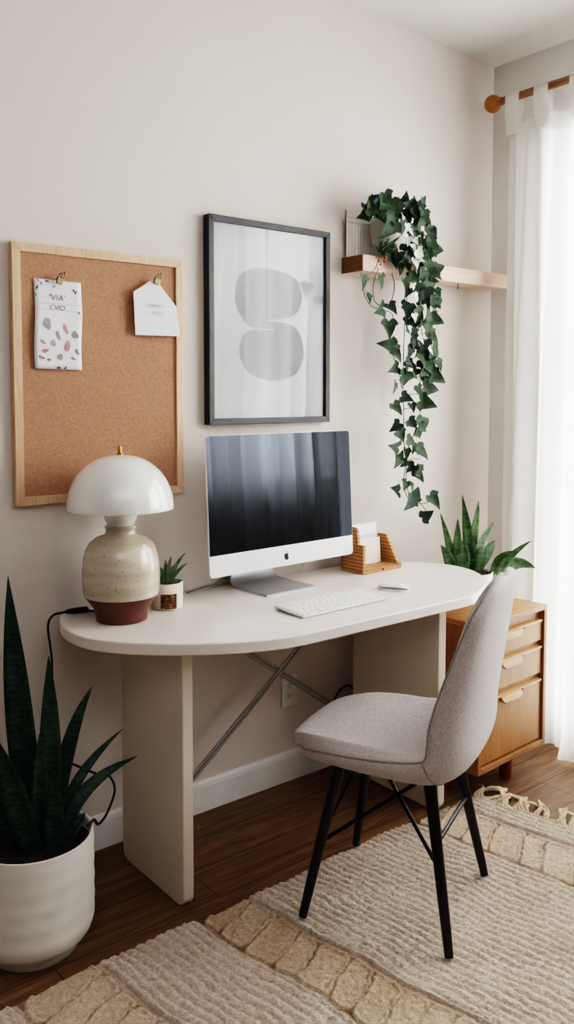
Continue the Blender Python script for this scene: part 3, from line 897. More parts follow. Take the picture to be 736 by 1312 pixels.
# stand: flat foot curving up into the neck
bm = NB()
cxs = CW / 2 - 0.028
path = [(-0.058, 0.0035), (0.0, 0.0035), (0.10, 0.004), (0.135, 0.008), (0.155, 0.024), (0.158, 0.05), (0.150, 0.10), (0.135, 0.15), (0.105, 0.22)]
path = [(p.x, p.y) for p in smooth_path([(a, b, 0) for a, b in path], 4)]
pv = None
for k, (yy, zz) in enumerate(path):
    a = path[min(k + 1, len(path) - 1)]; b = path[max(k - 1, 0)]
    d = Vector((0, a[0] - b[0], a[1] - b[1])).normalized(); n = Vector((0, -d.z, d.y)) * 0.0035
    wdt = 0.110 if k < 10 else 0.110 - 0.025 * min(1, (k - 10) / 12)
    ring = [bm.verts.new(Vector((cxs + sx * wdt, yy, zz)) + n * sn) for sx, sn in ((-1, -1), (1, -1), (1, 1), (-1, 1))]
    if pv:
        for i in range(4):
            j = (i + 1) % 4; bm.faces.new((pv[i], pv[j], ring[j], ring[i]))
    else: bm.faces.new(ring)
    pv = ring
bm.faces.new(pv[::-1])
finish('stand', bm, MALU, comp, angle=50)
bm = NB(); tube(bm, smooth_path([(0.30, 0.158, 0.05), (0.18, 0.172, 0.016), (0.10, 0.168, 0.010), (0.035, 0.160, 0.005), (0.02, 0.163, 0.003)], 6), 0.003, 8)
cbl = finish('power_cable', bm, MGREYMET, comp)
bm = NB(); tube(bm, smooth_path([(0.52, 0.05, 0.13), (0.545, 0.13, 0.07), (0.545, 0.150, 0.03), (0.535, 0.150, 0.004)], 6), 0.003, 8)
finish('data_cable', bm, MPOTCREAM, comp)

# ------------------------------------------------------------------ keyboard and mouse
kb = thing('keyboard', 'slim white keyboard lying on the desk before the screen', 'keyboard', (1.795, -0.452, DZ), R(1.5))
KW, KD = 0.365, 0.138
bm = NB(); M = Matrix.Identity(4)
pts = [(-KD / 2, 0.002), (KD / 2, 0.008), (KD / 2, 0.015), (KD / 2 - 0.006, 0.0155), (-KD / 2, 0.0065)]
prism(bm, pts, -KW / 2, KW / 2, YZ)
bevel(finish('base', bm, MKBASE, kb, smooth=False), 0.0015, 2)
for sx in (-1, 1):
    bm = NB(); box(bm, (sx * KW * 0.44 - 0.02, KD / 2 - 0.02, 0.0), (sx * KW * 0.44 + 0.02, KD / 2 - 0.008, 0.009)); finish('foot', bm, MWHITEPL, kb, smooth=False)
    bm = NB(); box(bm, (sx * KW * 0.44 - 0.02, -KD / 2 + 0.006, 0.0), (sx * KW * 0.44 + 0.02, -KD / 2 + 0.014, 0.004)); finish('foot', bm, MWHITEPL, kb, smooth=False)
slope = (0.0155 - 0.0065) / (KD - 0.006)
rows = [[1] * 14, [1] * 13 + [1.5], [1.5] + [1] * 13, [1.8] + [1] * 11 + [1.9], [2.3] + [1] * 10 + [2.3], [1, 1, 1, 1.3, 5.6, 1.3, 1, 1, 1, 1]]
for ri, row in enumerate(rows):
    tot = sum(row); ux = (KW - 0.012) / tot; yc = KD / 2 - 0.018 - ri * 0.0212
    x = -KW / 2 + 0.006
    for wk in row:
        w = wk * ux; bm = NB()
        zz = 0.0065 + slope * (yc + KD / 2)
        d = 0.0165
        a = rrect(w - 0.0035, d, 0.002, 2, (x + w / 2, yc))
        lo = [bm.verts.new((p[0], p[1], zz - 0.0015 + slope * (p[1] - yc))) for p in a]
        hi = [bm.verts.new((x + w / 2 + (p[0] - x - w / 2) * 0.94, yc + (p[1] - yc) * 0.92, zz + 0.0028 + slope * (p[1] - yc))) for p in a]
        bm.faces.new(lo[::-1]); bm.faces.new(hi)
        for i in range(len(a)): bm.faces.new((lo[i], lo[(i + 1) % len(a)], hi[(i + 1) % len(a)], hi[i]))
        finish('key', bm, MKEY, kb, smooth=False)
        x += w
ms = thing('mouse', 'white low rounded mouse on the desk right of the keyboard', 'mouse', (2.107, -0.425, DZ), R(-52))
bm = NB()
NL, NWd = 18, 12
g = []
for i in range(NL + 1):
    a = -1 + 2 * i / NL
    hwid = 0.031 * (1 - abs(a) ** 3.5) ** 0.5 if abs(a) < 1 else 0.0
    row = []
    for j in range(NWd + 1):
        b = -1 + 2 * j / NWd
        z = 0.006 + 0.019 * max(0, (1 - abs(a + 0.1) ** 2.2 / 1.25)) * (1 - 0.55 * abs(b) ** 2.5)
        row.append(bm.verts.new((a * 0.057, hwid * b, z)))
    g.append(row)
for i in range(NL):
    for j in range(NWd):
        try: bm.faces.new((g[i][j], g[i + 1][j], g[i + 1][j + 1], g[i][j + 1]))
        except ValueError: pass
bmesh.ops.remove_doubles(bm, verts=bm.verts[:], dist=1e-5)
finish('top_shell', bm, MWHITEPL, ms, angle=None)
bm = NB()
o_ = []
for i in range(NL + 1):
    a = -1 + 2 * i / NL; o_.append((a * 0.056, 0.030 * max(0.0, 1 - abs(a) ** 3.5) ** 0.5))
pts = o_ + [(x, -y) for x, y in o_[-2:0:-1]]
prism(bm, pts, 0.0, 0.0055); finish('base_plate', bm, MKBASE, ms, angle=50)

# ------------------------------------------------------------------ table lamp
lamp = thing('table_lamp', 'stoneware lamp with a white dome shade at the end of the desk', 'lamp', (1.195, -0.188, DZ + 0.0006))
lamp.scale = (0.97, 0.97, 1.0)
bm = NB()
lathe(bm, [(0.074, 0.0), (0.077, 0.002), (0.078, 0.010), (0.079, 0.026), (0.0835, 0.036), (0.096, 0.054), (0.1098, 0.072), (0.112, 0.0755), (0.0, 0.076)], 64)
finish('lower_body', bm, MTERRA, lamp, angle=60)['label'] = 'unglazed red-brown foot'
bm = NB()
p = [(0.1130, 0.076), (0.1155, 0.092), (0.1175, 0.118), (0.1172, 0.150), (0.114, 0.182), (0.107, 0.209), (0.094, 0.231), (0.076, 0.245), (0.055, 0.252), (0.0475, 0.256), (0.0455, 0.262), (0.0452, 0.272), (0.0475, 0.275), (0.0475, 0.279), (0.044, 0.281), (0.0, 0.281)]
lathe(bm, [(0.0, 0.076)] + p, 64, cap=False)
finish('upper_body', bm, MSTONE, lamp, angle=60)['label'] = 'speckled beige glazed body'
bm = NB()
lathe(bm, [(0.039, 0.2812), (0.041, 0.286), (0.047, 0.298), (0.053, 0.312), (0.054, 0.325), (0.050, 0.332), (0.0, 0.333)], 48)
finish('glass_collar', bm, MCLEAR, lamp, angle=60)
bm = NB(); lathe(bm, [(0.014, 0.281), (0.014, 0.33), (0.010, 0.34), (0.010, 0.484), (0.0, 0.484)], 20); finish('stem', bm, MOPAL, lamp)
bm = NB()
RS, HS, Z0 = 0.1615, 0.158, 0.3310
outp = [(RS * cos(a) ** 0.92 if cos(a) > 0 else 0, Z0 + HS * sin(a)) for a in [pi / 2 * k / 22 for k in range(23)]]
outp[-1] = (0.0, Z0 + HS)
inn = [((RS - 0.005) * max(0, cos(a)) ** 0.92, Z0 + (HS - 0.005) * sin(a)) for a in [pi / 2 * k / 22 for k in range(22, -1, -1)]]
inn[0] = (0.0, Z0 + HS - 0.005)
lathe(bm, outp[::-1] + [(RS - 0.001, Z0 - 0.002), (RS - 0.004, Z0 - 0.002)] + inn[::-1], 72, cap=False)
finish('shade', bm, MOPAL, lamp, angle=None)
bm = NB(); lathe(bm, [(0.0, Z0 + HS - 0.002), (0.010, Z0 + HS - 0.001), (0.0105, Z0 + HS + 0.003), (0.0065, Z0 + HS + 0.005), (0.0065, Z0 + HS + 0.022), (0.004, Z0 + HS + 0.025), (0.0, Z0 + HS + 0.0255)], 24, cap=False)
finish('finial', bm, MBRASS, lamp, angle=40)
# cord with inline switch, running off the desk and down to the floor
lx, ly, lz = 1.195, -0.188, DZ
LS = 1 / 0.97
cp = [(1.165, -0.080, 0.786), (1.14, -0.05, 0.788), (1.105, -0.045, 0.789), (1.068, -0.052, 0.792), (1.036, -0.056, 0.788), (1.022, -0.055, 0.755), (1.034, -0.05, 0.66), (1.036, -0.045, 0.55), (1.032, -0.045, 0.44), (1.01, -0.042, 0.33), (0.97, -0.04, 0.28), (0.90, -0.04, 0.285), (0.80, -0.04, 0.25)]
bm = NB(); tube(bm, smooth_path([((a - lx) * LS, (b - ly) * LS, c - lz) for a, b, c in cp], 6), 0.0035, 8)
cord = finish('cord', bm, MBLACKPL, lamp)
bm = NB(); a, b = Vector((1.150 - lx, -0.062 - ly, 0.791 - lz)) * LS, Vector((1.082 - lx, -0.045 - ly, 0.791 - lz)) * LS
d = (b - a).normalized(); pts = [a + (b - a) * f for f in (0, 0.06, 0.3, 0.75, 0.95, 1.0)]
rr = [0.004, 0.0095, 0.0095, 0.0085, 0.006, 0.0035]
tube(bm, pts, lambda t: rr[min(5, round(t * 5))], 10)
finish('inline_switch', bm, MBLACKPL, cord)
# loose cable hanging from behind the plant onto its pot
bm = NB(); tube(bm, smooth_path([(1.0, -0.05, 0.36), (1.06, -0.07, 0.345), (1.158, -0.09, 0.264 + 0.02), (1.179, -0.12, 0.286), (1.159, -0.2, 0.275), (1.087, -0.29, 0.261), (1.020, -0.372, 0.284), (0.998, -0.393, 0.312), (0.972, -0.405, 0.3085)], 6), 0.0035, 8)

cable_bm = bm
cbt = finish('loose_cable', cable_bm, MBLACKPL); tag(cbt, 'black cable looping from the wall to the big white plant pot', 'cable')
# cable behind the right desk leg
bm = NB(); tube(bm, smooth_path([(2.31, -0.022, 0.27), (2.275, -0.022, 0.30), (2.23, -0.022, 0.295), (2.19, -0.022, 0.25), (2.17, -0.022, 0.17), (2.18, -0.03, 0.06), (2.20, -0.06, 0.006), (2.17, -0.15, 0.005)], 6), 0.004, 8)
tag(finish('floor_cable', bm, MBLACKPL), 'dark cable drooping along the wall behind the desk leg', 'cable')

# ------------------------------------------------------------------ leaf blade helper
def blade(bm, base, ctrl, tip, width, face, n=16, fold=0.25, wave=0.0, basew=0.45, th=0.0016, peak=0.4):
    B0, B1, B2 = Vector(base), Vector(ctrl), Vector(tip)
    face = Vector(face).normalized()
    T = []; Bt = []
    for k in range(n + 1):
        t = k / n
        p = B0 * (1 - t) ** 2 + B1 * 2 * t * (1 - t) + B2 * t * t
        d = ((B1 - B0) * (1 - t) + (B2 - B1) * t).normalized()
        s = d.cross(face); s.normalize(); nn = s.cross(d).normalized()
        if t < peak: w = basew + (1 - basew) * sin(pi / 2 * t / peak)
        else: w = max(0.0, 1 - ((t - peak) / (1 - peak)) ** 1.9)
        w = w * width / 2 + 0.0006
        rowT = []; rowB = []
        for q in (-1, -0.5, 0, 0.5, 1):
            c = p + s * (w * q) + nn * (fold * w * (abs(q) ** 1.3) + wave * sin(t * 14 + q * 2) * abs(q))
            rowT.append(bm.verts.new(c)); rowB.append(bm.verts.new(c - nn * th * (1 - abs(q) * 0.7)))
        T.append(rowT); Bt.append(rowB)
    for k in range(n):
        for q in range(4):
            bm.faces.new((T[k][q], T[k][q + 1], T[k + 1][q + 1], T[k + 1][q]))
            bm.faces.new((Bt[k][q], Bt[k + 1][q], Bt[k + 1][q + 1], Bt[k][q + 1]))
        bm.faces.new((T[k][0], T[k + 1][0], Bt[k + 1][0], Bt[k][0])); bm.faces.new((T[k][4], Bt[k][4], Bt[k + 1][4], T[k + 1][4]))
    for row in (0, n):
        for q in range(4):
            bm.faces.new((T[row][q], T[row][q + 1], Bt[row][q + 1], Bt[row][q]))

# ------------------------------------------------------------------ small succulent
sx, sy = 1.3725, -0.150
su = thing('potted_succulent', 'small spiky succulent in a cream pot beside the lamp', 'potted plant', (sx, sy, DZ))
bm = NB()
lathe(bm, [(0.0, 0.0), (0.045, 0.0), (0.048, 0.003), (0.0495, 0.012), (0.0505, 0.045), (0.0505, 0.080), (0.0495, 0.082), (0.0465, 0.082), (0.0455, 0.078), (0.0455, 0.070), (0.0, 0.070)], 48, cap=False)
pt = finish('pot', bm, MPOTCREAM, su, angle=50)
bm = NB()      # embossed brown label curved on the pot, facing the room
a0 = math.atan2(-0.787, -0.617) + 0.25
lab = []
for i in range(9):
    a = a0 - 0.50 + 1.0 * i / 8
    lab.append([bm.verts.new((r_ * cos(a), r_ * sin(a), z)) for r_, z in ((0.0495, 0.006), (0.0517, 0.006), (0.0522, 0.052), (0.0500, 0.052))])
for a, b in zip(lab, lab[1:]):
    for i in range(4): bm.faces.new((a[i], a[(i + 1) % 4], b[(i + 1) % 4], b[i]))
bm.faces.new(lab[0]); bm.faces.new(lab[-1][::-1])
finish('embossed_label', bm, MLABEL, pt, angle=30)
bm = NB(); lathe(bm, [(0.0, 0.074), (0.03, 0.0745), (0.0453, 0.0715)], 32, cap=False); finish('soil', bm, MSOIL, su)
rs = random.Random(3)
lv = [(0.062, 0.098, 0.012), (0.066, 0.062, 0.013), (0.016, 0.085, 0.014), (-0.004, 0.072, 0.013), (-0.05, 0.078, 0.013), (-0.028, 0.06, 0.014), (-0.06, 0.05, 0.016), (-0.035, 0.038, 0.017), (0.05, 0.012, 0.016), (-0.062, 0.018, 0.016), (0.02, 0.05, 0.016), (-0.02, 0.05, 0.02)]
rx, ry = 0.778, -0.628
for i, (h, zt, w) in enumerate(lv):
    dep = rs.uniform(-0.035, 0.03)
    tip = (rx * h + 0.628 * dep, ry * h + 0.778 * dep, 0.078 + zt)
    base = (tip[0] * 0.08, tip[1] * 0.08, 0.070)
    mid = (tip[0] * 0.42, tip[1] * 0.42, 0.078 + zt * 0.62)
    bm = NB(); blade(bm, base, mid, tip, w, (-0.6, -0.7, 0.5), 10, 0.35, 0, 0.7, 0.004, 0.35)
    finish('leaf', bm, MAGAVE, su, angle=None)

# ------------------------------------------------------------------ large snake plant on the floor
px_, py_ = 0.848, -0.338
sn = thing('snake_plant', 'tall dark snake plant in a big white ribbed floor pot', 'potted plant', (px_, py_, 0))
bm = NB()
pr_ = [(0.0, 0.0), (0.110, 0.0), (0.115, 0.004), (0.121, 0.024), (0.1225, 0.027), (0.136, 0.034), (0.149, 0.052), (0.1545, 0.068)]
for k in range(1, 25):
    z = 0.068 + (0.298 - 0.068) * k / 24
    pr_.append((0.1575 + 0.0009 * sin(k * 1.25) - 0.002 * max(0, (3 - k) / 3), z))
pr_ += [(0.1565, 0.303), (0.153, 0.304), (0.149, 0.301), (0.147, 0.27), (0.0, 0.262)]
lathe(bm, pr_, 72, cap=False); finish('pot', bm, MPOTWHITE, sn, angle=35)
bm = NB(); lathe(bm, [(0.0, 0.272), (0.06, 0.276), (0.11, 0.270), (0.1472, 0.270)], 72, cap=False)
for v in bm.verts: v.co.z += (0.003 if v.co.xy.length < 0.12 else 0.0) * sin(v.co.x * 90) * cos(v.co.y * 70)
finish('soil', bm, MSOIL, sn)
fc = (-0.45, -0.9, 0.15)
BL = [  # base, control, tip (world), width, facing
    ((0.865, -0.315, 0.265), (0.83, -0.30, 0.62), (0.812, -0.30, 0.978), 0.072, (-0.5, -0.85, 0)),
    ((0.895, -0.335, 0.265), (0.905, -0.335, 0.52), (0.905, -0.33, 0.760), 0.058, (-0.3, -0.95, 0)),
    ((0.915, -0.325, 0.265), (0.945, -0.315, 0.52), (1.043, -0.30, 0.640), 0.042, (-0.6, -0.8, 0)),
    ((0.935, -0.320, 0.265), (0.955, -0.31, 0.41), (1.135, -0.30, 0.497), 0.028, (-0.5, -0.8, 0.3)),
    ((0.940, -0.345, 0.265), (0.955, -0.335, 0.40), (1.172, -0.315, 0.412), 0.036, (-0.4, -0.8, 0.45)),
    ((0.835, -0.375, 0.265), (0.79, -0.385, 0.42), (0.742, -0.39, 0.600), 0.066, (-0.4, -0.9, 0)),
    ((0.880, -0.400, 0.265), (0.882, -0.405, 0.37), (0.886, -0.395, 0.480), 0.052, (-0.5, -0.85, 0.1)),
    ((0.850, -0.350, 0.265), (0.865, -0.36, 0.40), (0.868, -0.35, 0.565), 0.050, (-0.2, -0.95, 0)),
    ((0.800, -0.330, 0.265), (0.76, -0.31, 0.5), (0.70, -0.28, 0.72), 0.05, (-0.5, -0.85, 0)),
    ((0.930, -0.355, 0.266), (0.955, -0.36, 0.285), (0.995, -0.345, 0.315), 0.040, (-0.2, -0.4, 0.9)),
]
for b, c, t_, w, f in BL:
    o_ = lambda q: (q[0] - px_, q[1] - py_, q[2])
    bm = NB(); blade(bm, o_(b), o_(c), o_(t_), w, f, 22, 0.28, 0.0012, 0.62, 0.0035, 0.38)
    finish('leaf', bm, MSNAKE, sn, angle=None)

# ------------------------------------------------------------------ cabinet
CR = R(3.6)
cab = thing('drawer_cabinet', 'honey coloured wooden cabinet with three drawers under the desk end', 'cabinet', (2.347, -0.600, 0), CR)
CWd, CD, CZ0, CZ1, CT = 0.437, 0.50, 0.115, 0.652, 0.019
bm = NB()
box(bm, (0, 0, CZ0), (CT, CD, CZ1 - CT)); box(bm, (CWd - CT, 0, CZ0), (CWd, CD, CZ1 - CT))
box(bm, (CT, 0.0, CZ0), (CWd - CT, CD, CZ0 + CT)); box(bm, (CT, CD - 0.01, CZ0 + CT), (CWd - CT, CD, CZ1 - CT))
bevel(finish('carcass', bm, MCAB, cab, smooth=False), 0.002, 2)
bm = NB(); box(bm, (0, 0, CZ1 - CT), (CWd, CD, CZ1)); bevel(finish('top', bm, MCABX, cab, smooth=False), 0.002, 2)
zs = [(CZ0 + CT + 0.006, 0.366), (0.392, 0.492), (0.518, 0.594)]
for za, zb in ((0.366, 0.392), (0.492, 0.518), (0.594, CZ1 - CT)):
    bm = NB(); box(bm, (CT, 0.024, za), (CWd - CT, 0.042, zb)); finish('rail', bm, MCABX, cab, smooth=False)
for za, zb in zs:
    d = bpy.data.objects.new('drawer', None)
    bm = NB(); box(bm, (CT + 0.004, 0.010, za), (CWd - CT - 0.004, 0.030, zb)); box(bm, (CT + 0.02, 0.030, za + 0.01), (CWd - CT - 0.02, 0.40, zb - 0.012))
    dr = bevel(finish('drawer', bm, MCABF, cab, smooth=False), 0.0015, 2)
    bm = NB(); box(bm, (CT + 0.004, 0.006, zb - 0.004), (CWd - CT - 0.004, 0.028, zb + 0.003)); finish('edge_highlight', bm, MHANDLE, dr, smooth=False)['label'] = 'pale painted highlight along the drawer edge'  # pale lip, its colour standing in for the highlight on the top edge
    bm = NB(); c = CWd / 2 - 0.012; w = 0.067
    sec = [(-w, 0), (w, 0), (w - 0.004, -0.014), (w - 0.020, -0.025), (-w + 0.020, -0.025), (-w + 0.004, -0.014)]
    top = [bm.verts.new((c + x, -0.001 - 0.006 * min(1, -z / 0.014), zb - 0.003 + z)) for x, z in sec]
    bot = [bm.verts.new((c + x, 0.010, zb - 0.003 + z)) for x, z in sec]
    bm.faces.new(top[::-1]); bm.faces.new(bot)
    for i in range(6): bm.faces.new((top[i], top[(i + 1) % 6], bot[(i + 1) % 6], bot[i]))
    bevel(finish('handle', bm, MHANDLE, dr, smooth=False), 0.003, 2)['label'] = 'pale scooped wooden pull'
    bm = NB(); box(bm, (c + w, 0.0085, zb - 0.020), (c + w + 0.020, 0.0105, zb - 0.004)); finish('gap_shade', bm, MDARKGAP, dr, smooth=False)  # flat dark patch painted as the shade in the gap beside the pull
for x, y in ((0.06, 0.17), (CWd - 0.15, 0.075), (0.05, CD - 0.06), (CWd - 0.15, CD - 0.06)):
    bm = NB(); lathe(bm, [(0.021, 0), (0.024, 0.01), (0.024, CZ0)], 20, (x, y, 0)); finish('leg', bm, MREDWOOD, cab)

# ------------------------------------------------------------------ second snake plant on the cabinet
qx, qy, qz = 2.690, -0.270, 0.6525
s2 = thing('snake_plant', 'green snake plant in a white pot on the wooden cabinet', 'potted plant', (qx, qy, qz))
bm = NB(); lathe(bm, [(0.0, 0.0), (0.078, 0.0), (0.084, 0.004), (0.092, 0.05), (0.096, 0.088), (0.094, 0.091), (0.090, 0.089), (0.089, 0.078), (0.0, 0.074)], 40, cap=False)
finish('pot', bm, MPOTWHITE, s2, angle=50)
bm = NB(); lathe(bm, [(0.0, 0.083), (0.05, 0.083), (0.0892, 0.080)], 30, cap=False); finish('soil', bm, MSOIL, s2)
rs = random.Random(21)
for b, c, t_, w in [((2.746,-0.228,0.73),(2.752,-0.235,0.8),(2.729,-0.2,1.041),0.047),((2.752,-0.21,0.73),(2.789,-0.22,0.876),(2.872,-0.17,0.999),0.034),((2.637,-0.234,0.73),(2.631,-0.24,0.805),(2.585,-0.21,0.979),0.032),((2.642,-0.252,0.73),(2.636,-0.255,0.809),(2.656,-0.24,0.954),0.04),((2.648,-0.216,0.73),(2.643,-0.225,0.845),(2.652,-0.18,0.897),0.028),((2.744,-0.24,0.73),(2.75,-0.245,0.813),(2.91,-0.22,0.912),0.034),((2.752,-0.228,0.73),(2.807,-0.235,0.8),(2.949,-0.2,0.829),0.028),((2.752,-0.264,0.73),(2.78,-0.265,0.8),(2.815,-0.26,0.826),0.046),((2.752,-0.27,0.73),(2.824,-0.27,0.8),(2.857,-0.27,0.832),0.024),((2.752,-0.366,0.73),(2.82,-0.35,0.8),(2.876,-0.43,0.865),0.026),((2.752,-0.366,0.73),(2.855,-0.35,0.8),(2.91,-0.43,0.751),0.05),((2.628,-0.24,0.73),(2.611,-0.245,0.8),(2.578,-0.22,0.853),0.042),((2.679,-0.258,0.73),(2.678,-0.26,0.8),(2.679,-0.25,0.871),0.04),((2.738,-0.222,0.73),(2.743,-0.23,0.85),(2.795,-0.19,0.922),0.03),((2.752,-0.336,0.73),(2.782,-0.325,0.8),(2.823,-0.38,0.823),0.03)]:
    q = lambda p: (p[0] - qx, p[1] - qy, p[2] - qz)
    bm = NB(); blade(bm, q(b), q(c), q(t_), w, (-0.6 + rs.uniform(-.35, .35), -0.75, 0.15), 18, 0.3, 0.001, 0.6, 0.002, 0.42)
    finish('leaf', bm, MSNAKE2, s2, angle=None)

# ------------------------------------------------------------------ letter organiser and its papers
og = thing('letter_organizer', 'stepped bamboo letter holder at the back of the desk', 'organizer', (2.184, -0.190, DZ), R(1.5))
OW, OD, OT = 0.212, 0.118, 0.014
bm = NB(); prism(bm, [(0, 0), (OD, 0), (OD, 0.178), (0.036, 0.168), (0.026, 0.108), (0.0, 0.108)], 0, OT, YZ)
bevel(finish('tall_side', bm, MBAMBOO, og, smooth=False), 0.002, 2)
bm = NB(); prism(bm, [(0.0, 0), (OD, 0), (OD, 0.122), (0.072, 0.122), (0.012, 0.020), (0.0, 0.018)], OW - OT, OW, YZ)
bevel(finish('sloped_side', bm, MBAMBOO, og, smooth=False), 0.002, 2)
bm = NB(); box(bm, (OT, 0.0, 0.0), (OW - OT, OD - 0.002, 0.016)); bevel(finish('base', bm, MBAMBOO, og, smooth=False), 0.002, 2)
bm = NB(); box(bm, (OT, OD - 0.012, 0.016), (OW - OT, OD - 0.002, 0.110)); finish('back_panel', bm, MBAMBOO, og, smooth=False)
bm = NB(); prism(bm, [(OW / 2 + 0.004 * cos(k * pi / 5), 0.008 + 0.004 * sin(k * pi / 5)) for k in range(10)], -0.0012, 0.0004, XZ); finish('dark_peg', bm, MSOIL, og, smooth=False)
def card(name, label, x, y, z, w, h, tilt, mat, extra=None):
    e = thing(name, label, name.split('_')[-1], (2.184 + x, -0.190 + y, DZ + z), R(1.5)); 
    e.rotation_euler = (R(tilt), 0, R(1.5))
    bm = NB(); box(bm, (0, -0.0015, 0), (w, 0.0015, h)); bevel(finish('sheet', bm, mat, e, smooth=False), 0.001, 2)
    return e
e = card('envelope', 'tall white envelope with a framed upper flap standing rearmost in the bamboo holder', 0.020, 0.100, 0.0165, 0.156, 0.155, -2, MPAPER)
bm = NB(); box(bm, (0.010, -0.0028, 0.108), (0.146, -0.0017, 0.150)); finish('window_flap', bm, MALU, e, smooth=False)
bm = NB(); prism(bm, [(0.022 + 0.0035 * cos(k * pi / 5), 0.132 + 0.0035 * sin(k * pi / 5)) for k in range(10)], -0.0036, -0.0029, XZ); finish('button', bm, MBERRY, e, smooth=False)
card('envelope', 'lower cream envelope in front of the tall white one', 0.024, 0.075, 0.0165, 0.146, 0.098, -4, MCREAMP)
card('note_card', 'narrow white card leaning at the foot of the stepped bamboo side', 0.016, 0.030, 0.0165, 0.022, 0.046, -3, MPAPER)

# ------------------------------------------------------------------ shelf, rack, hanging ivy
shf = thing('wall_shelf', 'pale wooden floating shelf high on the wall', 'shelf', (2.245, 0, 1.905))
bm = NB(); box(bm, (0.004, -0.115, 0), (0.872, -0.001, 0.060)); bevel(finish('board', bm, MPINEX, shf, smooth=False), 0.0015, 2)
bm = NB(); box(bm, (0.0, -0.115, 0), (0.004, -0.001, 0.060)); finish('end_cap', bm, MSHELFEND, shf, smooth=False)['label'] = 'brown end of the shelf with its shade painted in'
bm = NB(); tube(bm, [(0.58, -0.085, 0.002), (0.58, -0.085, -0.018), (0.576, -0.085, -0.022)], 0.0022, 8); finish('hook', bm, MGREYMET, shf)
rk = thing('slatted_rack', 'off-white upright slatted rack on the shelf behind the ivy pot', 'rack', (2.249, -0.010, 1.965))
for k in range(11):
    bm = NB(); x = 0.006 + k * 0.0158
    box(bm, (x, -0.004, 0.006), (x + 0.0137, 0.002, 0.150)); finish('slat', bm, MSLAT, rk, smooth=False)
bm = NB(); box(bm, (0.0, 0.002, 0.132), (0.178, 0.006, 0.142)); box(bm, (0, 0.002, 0.0), (0.178, 0.006, 0.010)); box(bm, (0.0, -0.004, 0), (0.178, 0.002, 0.006)); finish('rail', bm, MSLAT, rk, smooth=False)
bm = NB(); tube(bm, [(0.002, -0.006, 0), (0.002, -0.006, 0.180)], 0.003, 8); finish('post', bm, MGREYMET, rk)
for k in range(11):
    bm = NB(); x = 0.0117 + k * 0.0158
    bmesh.ops.create_uvsphere(bm, u_segments=8, v_segments=6, radius=0.0022, matrix=Matrix.Translation((x, -0.0045, 0.136))); finish('rivet', bm, MGREYMET, rk)

